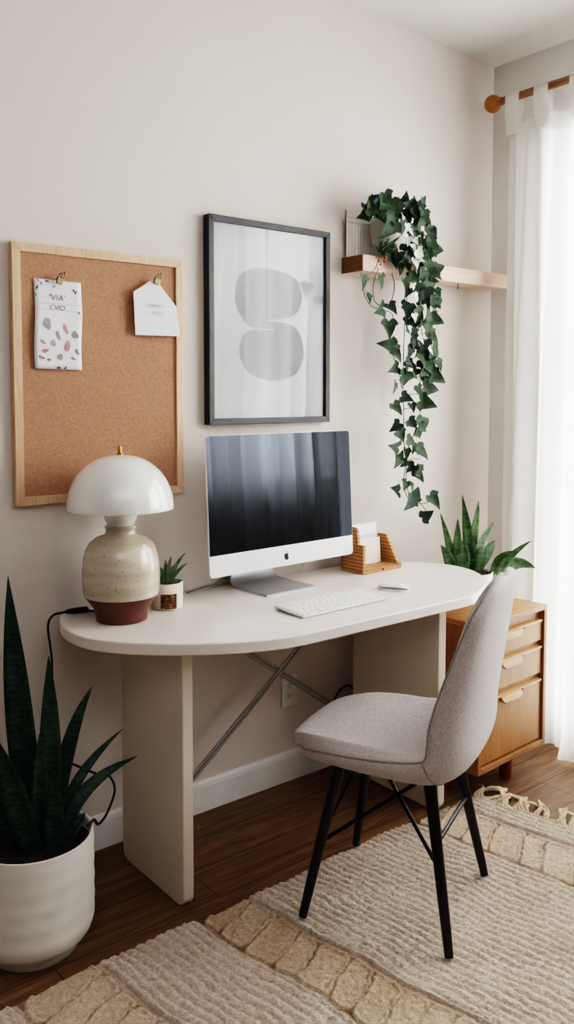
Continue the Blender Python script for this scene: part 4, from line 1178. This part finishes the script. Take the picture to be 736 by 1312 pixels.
ix, iy, iz = 2.396, -0.0735, 1.965
iv = thing('trailing_ivy', 'long trailing ivy in a pale green pot hanging off the shelf', 'potted plant', (ix, iy, iz))
bm = NB(); lathe(bm, [(0.0, 0.0), (0.038, 0.0), (0.041, 0.003), (0.052, 0.135), (0.0545, 0.137), (0.0545, 0.150), (0.0525, 0.152), (0.050, 0.150), (0.048, 0.135), (0.0, 0.132)], 40, cap=False)
finish('pot', bm, MPOTGREEN, iv, angle=50)
bm = NB(); lathe(bm, [(0.0, 0.142), (0.03, 0.141), (0.0482, 0.137)], 30, cap=False); finish('soil', bm, MSOIL, iv)
IVY= [(2.294,-0.133,2.168,0.054,40),(2.319,-0.166,2.171,0.049,-60),(2.228,-0.159,2.121,0.049,20),(2.233,-0.132,2.102,0.044,-160),(2.288,-0.167,2.128,0.059,10),(2.275,-0.16,2.103,0.054,200),(2.364,-0.147,2.151,0.049,60),(2.452,-0.133,2.196,0.039,80),(2.51,-0.128,2.194,0.039,95),(2.435,-0.122,2.165,0.044,30),(2.49,-0.126,2.156,0.049,-20),(2.503,-0.17,2.136,0.059,30),(2.516,-0.165,2.113,0.054,-10),(2.472,-0.157,2.124,0.044,-60),(2.33,-0.168,2.064,0.074,-130),(2.414,-0.156,2.081,0.049,-90),(2.49,-0.155,2.091,0.049,-30),(2.582,-0.148,2.087,0.049,40),(2.62,-0.128,2.084,0.039,60),(2.61,-0.144,2.018,0.074,0),(2.588,-0.128,2.039,0.049,-40),(2.545,-0.133,2.059,0.044,-90),(2.447,-0.154,2.0,0.049,-60),(2.407,-0.136,1.968,0.059,-120),(2.373,-0.141,1.954,0.059,-60),(2.422,-0.164,1.956,0.049,-30),(2.522,-0.141,1.937,0.049,-90),(2.575,-0.128,1.975,0.044,-30),(2.631,-0.148,1.946,0.049,20),(2.568,-0.182,1.911,0.049,-40),(2.181,-0.181,1.854,0.049,-100),(2.306,-0.152,1.867,0.049,-70),(2.221,-0.168,1.8,0.044,-110),(2.288,-0.164,1.758,0.059,-160),(2.339,-0.176,1.768,0.044,-60),(2.353,-0.149,1.696,0.059,-90),(2.314,-0.181,1.627,0.059,170),(2.348,-0.19,1.598,0.054,-60),(2.356,-0.175,1.541,0.049,-160),(2.346,-0.186,1.473,0.041,-120),(2.358,-0.187,1.393,0.047,-60),(2.383,-0.159,1.323,0.044,-140),(2.388,-0.182,1.29,0.044,-60),(2.353,-0.182,1.248,0.049,170),(2.378,-0.169,1.188,0.044,-130),(2.4,-0.145,1.076,0.049,160),(2.416,-0.171,1.864,0.044,-80),(2.444,-0.186,1.885,0.044,-30),(2.522,-0.155,1.894,0.049,-60),(2.55,-0.172,1.864,0.049,20),(2.416,-0.185,1.832,0.039,-120),(2.492,-0.17,1.819,0.049,-80),(2.592,-0.142,1.828,0.054,-30),(2.598,-0.172,1.816,0.054,10),(2.557,-0.153,1.794,0.044,-80),(2.419,-0.183,1.762,0.049,-90),(2.489,-0.173,1.747,0.049,-60),(2.61,-0.155,1.739,0.054,-20),(2.515,-0.185,1.706,0.054,-80),(2.569,-0.171,1.668,0.059,-60),(2.447,-0.157,1.715,0.044,-100),(2.451,-0.182,1.647,0.049,-60),(2.509,-0.185,1.634,0.049,-100),(2.571,-0.185,1.615,0.054,-30),(2.494,-0.184,1.582,0.049,-70),(2.554,-0.173,1.553,0.054,-60),(2.606,-0.175,1.564,0.044,-80),(2.604,-0.17,1.512,0.059,-30),(2.546,-0.166,1.521,0.044,-100),(2.407,-0.189,1.549,0.044,-90),(2.434,-0.158,1.51,0.049,-110),(2.587,-0.144,1.469,0.064,-10),(2.537,-0.176,1.411,0.064,-20),(2.527,-0.165,1.335,0.059,20),(2.502,-0.167,1.297,0.054,-40),(2.515,-0.17,1.218,0.059,-50),(2.488,-0.152,1.239,0.044,-120),(2.523,-0.15,1.153,0.054,20),(2.53,-0.144,1.126,0.049,-60),(2.477,-0.179,1.058,0.049,60),(2.433,-0.185,1.026,0.054,-140),(2.583,-0.175,1.023,0.059,-60),(2.577,-0.146,0.962,0.049,30),(2.451,-0.161,2.171,0.044,60),(2.549,-0.12,2.175,0.044,20),(2.554,-0.151,2.125,0.049,-70),(2.481,-0.121,2.12,0.044,10),(2.42,-0.122,2.133,0.049,-150),(2.59,-0.127,2.002,0.049,-60),(2.565,-0.158,1.939,0.054,-90),(2.497,-0.184,1.905,0.044,-120),(2.49,-0.177,1.859,0.049,10),(2.518,-0.181,1.835,0.049,-100),(2.402,-0.155,1.925,0.044,-100),(2.472,-0.159,1.925,0.044,-60),(2.564,-0.17,1.595,0.044,-10),(2.518,-0.142,1.615,0.044,-110),(2.29,-0.169,2.146,0.046,-124),(2.242,-0.163,2.121,0.055,108),(2.477,-0.154,2.166,0.048,-80),(2.283,-0.155,2.147,0.042,153),(2.526,-0.129,2.138,0.053,-110),(2.317,-0.164,2.117,0.052,127),(2.538,-0.134,2.187,0.049,61),(2.405,-0.14,2.162,0.047,-147),(2.526,-0.162,2.129,0.048,-71),(2.529,-0.151,2.15,0.054,125),(2.401,-0.146,2.145,0.049,-24),(2.302,-0.133,2.141,0.053,-164),(2.235,-0.166,2.106,0.044,12),(2.377,-0.158,2.144,0.056,-109),(2.345,-0.169,2.147,0.05,-80),(2.374,-0.125,2.123,0.044,21),(2.51,-0.167,2.177,0.04,-97),(2.466,-0.165,2.137,0.043,-60),(2.314,-0.126,2.134,0.039,71),(2.534,-0.143,2.127,0.052,165),(2.263,-0.128,2.138,0.056,99),(2.353,-0.162,2.102,0.05,114),(2.485,-0.146,1.906,0.042,-41),(2.456,-0.189,1.512,0.035,-36),(2.476,-0.148,2.049,0.049,-94),(2.583,-0.165,2.028,0.042,-41),(2.446,-0.162,1.95,0.035,-36),(2.451,-0.156,1.985,0.043,-11),(2.613,-0.141,1.944,0.037,-146),(2.59,-0.178,1.843,0.043,-84),(2.535,-0.13,1.943,0.035,-99),(2.604,-0.142,1.559,0.043,-53),(2.502,-0.136,2.061,0.039,-61),(2.417,-0.189,1.565,0.035,-38),(2.52,-0.17,1.533,0.052,-149),(2.576,-0.158,1.698,0.048,-14),(2.406,-0.19,1.78,0.038,-2),(2.499,-0.149,1.534,0.046,-138),(2.556,-0.151,1.611,0.049,-134),(2.443,-0.188,1.672,0.051,-81),(2.408,-0.188,1.514,0.052,-5),(2.564,-0.169,2.056,0.037,-85),(2.571,-0.143,1.509,0.036,-38),(2.535,-0.185,1.744,0.051,-14),(2.448,-0.153,1.945,0.051,21),(2.6,-0.125,2.024,0.049,-62),(2.539,-0.15,1.563,0.05,-49),(2.592,-0.147,1.893,0.048,-5),(2.515,-0.164,1.802,0.035,-10),(2.578,-0.167,1.796,0.045,-57),(2.518,-0.138,2.0,0.048,-76),(2.564,-0.177,1.587,0.036,-70),(2.469,-0.182,1.756,0.049,-82),(2.586,-0.178,1.797,0.036,-39),(2.569,-0.128,2.021,0.05,-117),(2.583,-0.151,1.577,0.036,-73),(2.468,-0.152,1.56,0.04,-45),(2.445,-0.169,1.607,0.05,-110),(2.471,-0.151,1.972,0.043,-99),(2.563,-0.157,1.548,0.035,-22),(2.525,-0.158,1.897,0.043,-81),(2.468,-0.167,2.027,0.05,-120),(2.569,-0.149,1.875,0.052,-117),(2.482,-0.157,1.72,0.051,-118),(2.563,-0.189,1.806,0.04,-16),(2.516,-0.151,1.72,0.037,-128),(2.51,-0.141,1.627,0.046,-57),(2.56,-0.161,1.998,0.038,-56),(2.422,-0.177,1.098,0.038,-121),(2.411,-0.187,1.431,0.043,-23),(2.467,-0.165,1.395,0.034,-83),(2.527,-0.142,1.461,0.042,-69),(2.5,-0.155,1.133,0.044,-43),(2.446,-0.176,1.265,0.044,-24),(2.515,-0.16,1.15,0.03,-123),(2.484,-0.147,1.157,0.042,-141),(2.509,-0.159,1.342,0.035,-166),(2.428,-0.163,1.179,0.032,-142),(2.472,-0.158,1.334,0.044,-39),(2.49,-0.162,1.302,0.033,-109),(2.408,-0.147,1.3,0.031,-154),(2.458,-0.141,1.214,0.044,-99),(2.391,-0.179,1.214,0.03,66),(2.452,-0.177,1.089,0.033,-104)]
PALE= [(2.415,-0.176,2.074,0.039,-90),(2.414,-0.198,2.05,0.039,-60),(2.404,-0.194,2.02,0.039,-90),(2.445,-0.196,2.024,0.034,-60),(2.463,-0.201,1.985,0.044,-40),(2.442,-0.2,1.943,0.049,-80),(2.496,-0.171,1.962,0.044,-20),(2.414,-0.213,1.849,0.034,-60),(2.418,-0.224,1.809,0.039,-60),(2.412,-0.172,2.039,0.039,-110),(2.444,-0.184,2.001,0.039,-80),(2.423,-0.213,1.735,0.039,-80),(2.466,-0.209,1.652,0.035,-70),(2.388,-0.219,1.688,0.035,-90),(2.524,-0.205,1.613,0.035,-50),(2.445,-0.204,1.963,0.044,-30)]
VINES= [[(2.459,-0.07,2.146),(2.317,-0.14,1.998),(2.289,-0.14,1.916),(2.211,-0.15,1.859),(2.253,-0.15,1.774),(2.366,-0.15,1.751),(2.359,-0.15,1.691),(2.367,-0.15,1.61),(2.409,-0.15,1.53),(2.425,-0.15,1.468)],[(2.534,-0.07,2.156),(2.506,-0.14,2.028),(2.482,-0.15,1.922),(2.453,-0.15,1.838),(2.439,-0.15,1.735),(2.433,-0.15,1.612),(2.43,-0.15,1.489),(2.436,-0.15,1.386),(2.437,-0.15,1.282),(2.449,-0.15,1.178),(2.439,-0.15,1.105),(2.463,-0.15,1.041),(2.509,-0.15,1.037),(2.572,-0.15,0.979)],[(2.565,-0.07,2.16),(2.552,-0.14,2.044),(2.543,-0.15,1.928),(2.544,-0.15,1.824),(2.53,-0.15,1.72),(2.547,-0.15,1.637),(2.533,-0.15,1.553),(2.526,-0.15,1.469),(2.535,-0.15,1.395),(2.505,-0.15,1.312),(2.461,-0.15,1.23),(2.454,-0.15,1.157),(2.462,-0.15,1.072),(2.525,-0.15,1.015),(2.611,-0.15,1.019)],[(2.581,-0.07,2.162),(2.599,-0.14,2.059),(2.592,-0.14,1.954),(2.591,-0.15,1.848),(2.6,-0.15,1.744),(2.586,-0.15,1.659),(2.611,-0.15,1.575),(2.58,-0.15,1.512)],[(2.526,-0.15,1.448),(2.473,-0.15,1.445),(2.428,-0.15,1.445)],[(2.519,-0.15,1.401),(2.458,-0.15,1.391),(2.429,-0.15,1.386)],[(2.528,-0.15,1.335),(2.474,-0.15,1.333),(2.437,-0.15,1.336)],[(2.53,-0.15,1.19),(2.476,-0.15,1.192),(2.451,-0.15,1.178)],[(2.303,-0.14,1.917),(2.266,-0.15,1.844),(2.28,-0.15,1.786),(2.351,-0.15,1.781),(2.379,-0.15,1.853),(2.364,-0.15,1.902)]]

ri = random.Random(17)
LOUT = [(0.0, 0.0), (0.12, -0.13), (0.28, -0.17), (0.42, -0.07), (0.53, 0.13), (0.37, 0.24), (0.29, 0.42), (0.18, 0.64), (0.08, 0.84), (0.0, 1.0)]
def ivy_leaf(bm, c, size, ang):
    # leaf hangs in a plane roughly parallel to the wall with its own random tilt
    tl = Matrix.Rotation(ri.uniform(-0.6, 0.45), 4, 'Z') @ Matrix.Rotation(ri.uniform(-0.5, 0.3), 4, 'X') @ Matrix.Rotation(-(R(ang) - pi / 2), 4, 'Y')
    c = Vector((c[0] - ix, c[1] - iy, c[2] - iz))
    s = size * 1.22
    fo = ri.uniform(0.15, 0.5)
    def P(x, z): return tl @ Vector((x * s, -abs(x) * s * fo + 0.12 * s * (z - 0.4) ** 2 + 0.05 * s * sin(6 * z + 3 * abs(x)), (z - 0.35) * s)) + c
    mid = [bm.verts.new(P(0, z)) for z in (0.0, 0.25, 0.5, 0.75, 1.0)]
    for sd in (-1, 1):
        v = [bm.verts.new(P(sd * x, z)) for x, z in LOUT[1:-1]]
        for f in ((mid[0], v[0], v[1], v[2]), (mid[0], v[2], v[3], mid[1]), (mid[1], v[3], v[4], mid[2]), (mid[2], v[4], v[5], v[6]), (mid[2], v[6], v[7], mid[3]), (mid[3], v[7], mid[4])):
            bm.faces.new(f if sd > 0 else f[::-1])
bm = NB()
for x, y, z, s, a in IVY: ivy_leaf(bm, (x, y, z), s, a)
fo_ = finish('foliage', bm, MIVY, iv, angle=60)
bm = NB()
for x, y, z, s, a in PALE: ivy_leaf(bm, (x, y, z), s * 0.72, a)
finish('pale_foliage', bm, MIVYW, iv, angle=60)['label'] = 'cream-white variegated ivy leaves'
for v in VINES:
    bm = NB(); tube(bm, smooth_path([(x - ix, y - iy, z - iz) for x, y, z in v], 5), 0.0017, 6)
    finish('vine', bm, MSTEM, iv)
# little spiky plant with orange berries at the pot's foot
bm = NB()
for k in range(26):
    a = ri.uniform(0, 2 * pi); L = ri.uniform(0.04, 0.075)
    b = Vector((-0.052 + ri.uniform(-.012, .012), -0.043, 0.008))
    t_ = b + Vector((L * cos(a) * 0.8, -abs(L * sin(a)) * 0.9 - 0.012, L * ri.uniform(0.15, 1.0)))
    blade(bm, b, b.lerp(t_, 0.5) + Vector((0, 0, 0.015)), t_, 0.011, (-0.3, -0.8, 0.5), 8, 0.3, 0, 0.6, 0.001)
lp_ = thing('air_plant', 'little spiky green plant with orange berries on the shelf edge', 'potted plant', (ix, iy, iz))
for o_, nm in ((bm, 'rosette'),): finish(nm, o_, MAGAVE, lp_, angle=None)
for x, y, z in ((-0.082, -0.074, -0.012), (-0.094, -0.070, -0.024), (-0.070, -0.076, -0.022), (-0.060, -0.072, -0.008), (-0.088, -0.073, -0.036), (0.024, -0.110, -0.014), (0.040, -0.112, -0.046), (-0.104, -0.068, -0.010)):
    bm = NB(); bmesh.ops.create_uvsphere(bm, u_segments=10, v_segments=8, radius=ri.uniform(0.004, 0.0065), matrix=Matrix.Translation((x, y, z)))
    be = finish('berry', bm, MBERRY, lp_)
    bm = NB(); tube(bm, smooth_path([(-0.052, -0.043, 0.010), ((x - 0.052) / 2, y * 0.8, 0.016), (x, y, z)], 5), 0.001, 5); finish('stem', bm, MSTEM, be)

# ------------------------------------------------------------------ outlet
ou = thing('wall_outlet', 'white wall outlet low behind the desk', 'outlet', (1.9845, 0, 0.340))
bm = NB(); prism(bm, rrect(0.072, 0.116, 0.006, 3), -0.006, -0.0005, XZ); bevel(finish('plate', bm, MWHITEPL, ou, smooth=False), 0.0015, 2)
for s in (-1, 1):
    bm = NB(); prism(bm, rrect(0.033, 0.028, 0.010, 4, (0, s * 0.020)), -0.0072, -0.0055, XZ); so = finish('socket', bm, MWHITEPL, ou, smooth=False)
    for x in (-0.006, 0.006):
        bm = NB(); box(bm, (x - 0.0012, -0.0078, s * 0.020 - 0.002), (x + 0.0012, -0.0070, s * 0.020 + 0.007)); finish('slot', bm, MBLACKPL, so, smooth=False)
    bm = NB(); prism(bm, [(0.0022 * cos(k * pi / 5), s * 0.020 - 0.008 + 0.0022 * sin(k * pi / 5)) for k in range(10)], -0.0078, -0.0070, XZ); finish('slot', bm, MBLACKPL, so, smooth=False)

# ------------------------------------------------------------------ curtain rod and curtains
RXX, RZZ = 3.02, 2.675
rod = thing('curtain_rod', 'brown wooden curtain rod with a round amber finial', 'curtain rod', (RXX, 0, RZZ))
bm = NB(); tube(bm, [(0, -0.13, 0), (0, -1.5, 0), (0, -2.9, 0)], 0.0155, 20); finish('pole', bm, MRODWOOD, rod)
bm = NB(); bmesh.ops.create_uvsphere(bm, u_segments=28, v_segments=20, radius=0.037, matrix=Matrix.Translation((0, -0.100, 0))); tube(bm, [(0, -0.145, 0), (0, -0.125, 0)], 0.0185, 20)
finish('finial', bm, MBALLWOOD, rod)
for y in (-0.76, -1.53, -2.85):
    bm = NB(); tube(bm, [(0.0, y, -0.018), (0.06, y, -0.018), (XW - RXX, y, -0.018)], 0.007, 10); tube(bm, [(XW - RXX - 0.006, y, -0.018), (XW - RXX, y, -0.018)], 0.022, 16)
    finish('bracket', bm, MRODWOOD, rod)

def curtain(y0, y1, label, seed, tabs):
    rc = random.Random(seed)
    cu = thing('curtain', label, 'curtain', (RXX, y0, 0), 0, 'white tab-top curtains')
    ZT = 2.595
    n = max(60, int(abs(y1 - y0) / 0.008)); m = 70
    W = y1 - y0
    phs = [rc.uniform(0, 6.28) for _ in range(8)]
    nf = abs(W) / 0.135
    def fold(s, h):   # h: 0 at the top, 1 at the floor
        amp = 0.016 + 0.030 * min(1, h * 2.2)
        a = 2 * pi * nf * s
        f = sin(a + 0.9 * sin(2 * pi * s * 2.3 + phs[0]) + 0.5 * h * sin(phs[1] + s * 9)) + 0.35 * sin(2.1 * a + phs[2] + h)
        return amp * f - 0.035 * h * (0.4 + 0.6 * (0.5 + 0.5 * sin(s * 5 + phs[3])))
    bm = NB(); g = []
    for j in range(m + 1):
        h = j / m
        row = []
        for i in range(n + 1):
            s = i / n
            # top edge sags between the tabs
            tt = s * (tabs - 1); fr = tt - math.floor(tt)
            sag = 0.035 * (sin(pi * fr) ** 1.2)
            ztop = ZT - sag * (1 if tabs > 1 else 0)
            z = ztop * (1 - h) + 0.004 * h
            if h > 0.93: z = max(0.004, z)
            yy = W * s + 0.012 * sin(s * 40 + phs[4]) * h + 0.006 * sin(s * 90 + phs[5])
            x = fold(s, h)
            if h > 0.955:
                k = (h - 0.955) / 0.045
                x -= 0.055 * k * k * (0.5 + 0.5 * sin(s * 31 + phs[6])); z = max(0.004 + 0.010 * (0.5 + 0.5 * sin(s * 47)) * k, z)
            row.append(bm.verts.new((x, yy, z)))
        g.append(row)
    for j in range(m):
        for i in range(n): bm.faces.new((g[j][i], g[j][i + 1], g[j + 1][i + 1], g[j + 1][i]))
    cloth = finish('cloth', bm, MCURT, cu, angle=None)
    # stitched heading strip, doubled cloth under the tabs
    bm = NB(); pv = None
    for i in range(n + 1):
        a = g_top = None
        s = i / n; tt = s * (tabs - 1); fr = tt - math.floor(tt)
        zt = ZT - 0.035 * (sin(pi * fr) ** 1.2)
        yy = W * s + 0.006 * sin(s * 90 + phs[5])
        cur = [bm.verts.new((fold(s, (ZT - zt + d) / ZT) - 0.0025, yy, zt - d)) for d in (-0.001, 0.035, 0.072)]
        if pv:
            for k in range(2): bm.faces.new((pv[k], cur[k], cur[k + 1], pv[k + 1]))
        pv = cur
    finish('heading', bm, MCURT, cu, angle=None)
    for k in range(tabs):
        s = k / (tabs - 1)
        yc = W * s + (-0.026 if k == 0 else 0.026 if k == tabs - 1 else 0)
        hwid = 0.034
        bm = NB(); prof = []
        zt = ZT - 0.07 - 0.0
        xf = fold(s, 0.02)
        for a in range(13):
            an = pi * a / 12
            prof.append((-0.0185 * cos(an), RZZ + 0.0185 * sin(an)))
        pr2 = [(xf - 0.006, ZT - 0.075), (-0.020, ZT + 0.02)] + prof + [(0.018, ZT + 0.02), (xf + 0.004, ZT - 0.03)]
        pv = None
        for x, z in pr2:
            cur = [bm.verts.new((x, yc - hwid, z)), bm.verts.new((x, yc, z + 0.001)), bm.verts.new((x, yc + hwid, z))]
            if pv:
                for q in range(2): bm.faces.new((pv[q], pv[q + 1], cur[q + 1], cur[q]))
            pv = cur
        finish('tab', bm, MCURT, cu, angle=None)
    return cu
curtain(-0.185, -1.50, 'sheer white curtain with fabric tabs, hanging nearest the corner', 2, 9)
curtain(-1.56, -2.80, 'sheer white curtain with fabric tabs, hanging farther from the corner', 9, 8)

# ------------------------------------------------------------------ light
w = bpy.data.worlds.new('World'); SC.world = w; w.use_nodes = True
bg = w.node_tree.nodes['Background']
bg.inputs[0].default_value = (0.93, 0.96, 1.0, 1); bg.inputs[1].default_value = 0.8
def area(name, loc, rot, sx, sy, e, col):
    l = bpy.data.lights.new(name, 'AREA'); l.shape = 'RECTANGLE'; l.size = sx; l.size_y = sy; l.energy = e; l.color = col
    o = bpy.data.objects.new(name, l); COL.objects.link(o); o.location = loc; o.rotation_euler = rot
    return o
area('daylight_outside_window', (4.5, -1.9, 1.65), (0, R(90), 0), 3.8, 2.6, 820, (0.97, 0.985, 1.0))
area('room_fill_light', (0.5, -2.7, 2.75), (R(28), 0, R(-15)), 2.6, 1.4, 15, (0.97, 0.98, 1.0))  # added fill lamp, stands in for light bounced around the room

# ------------------------------------------------------------------ camera
cam = bpy.data.cameras.new('camera'); co = bpy.data.objects.new('camera', cam); COL.objects.link(co)
co.location = (0, -2.45, 1.446)
pitch = math.atan(67 / 1100.0)
co.rotation_euler = (pi / 2 - pitch, 0, -R(38.9))
cam.sensor_fit = 'VERTICAL'; cam.sensor_height = 36.0; cam.lens = 1100.0 / 1312.0 * 36.0
cam.shift_y = -(656 - 572) / 1312.0
SC.camera = co
cam.clip_start = 0.05
SC.view_settings.view_transform = 'Filmic'
SC.view_settings.look = 'Very High Contrast'
SC.view_settings.exposure = 0.28
SC.cycles.max_bounces = 10
SC.cycles.transparent_max_bounces = 16
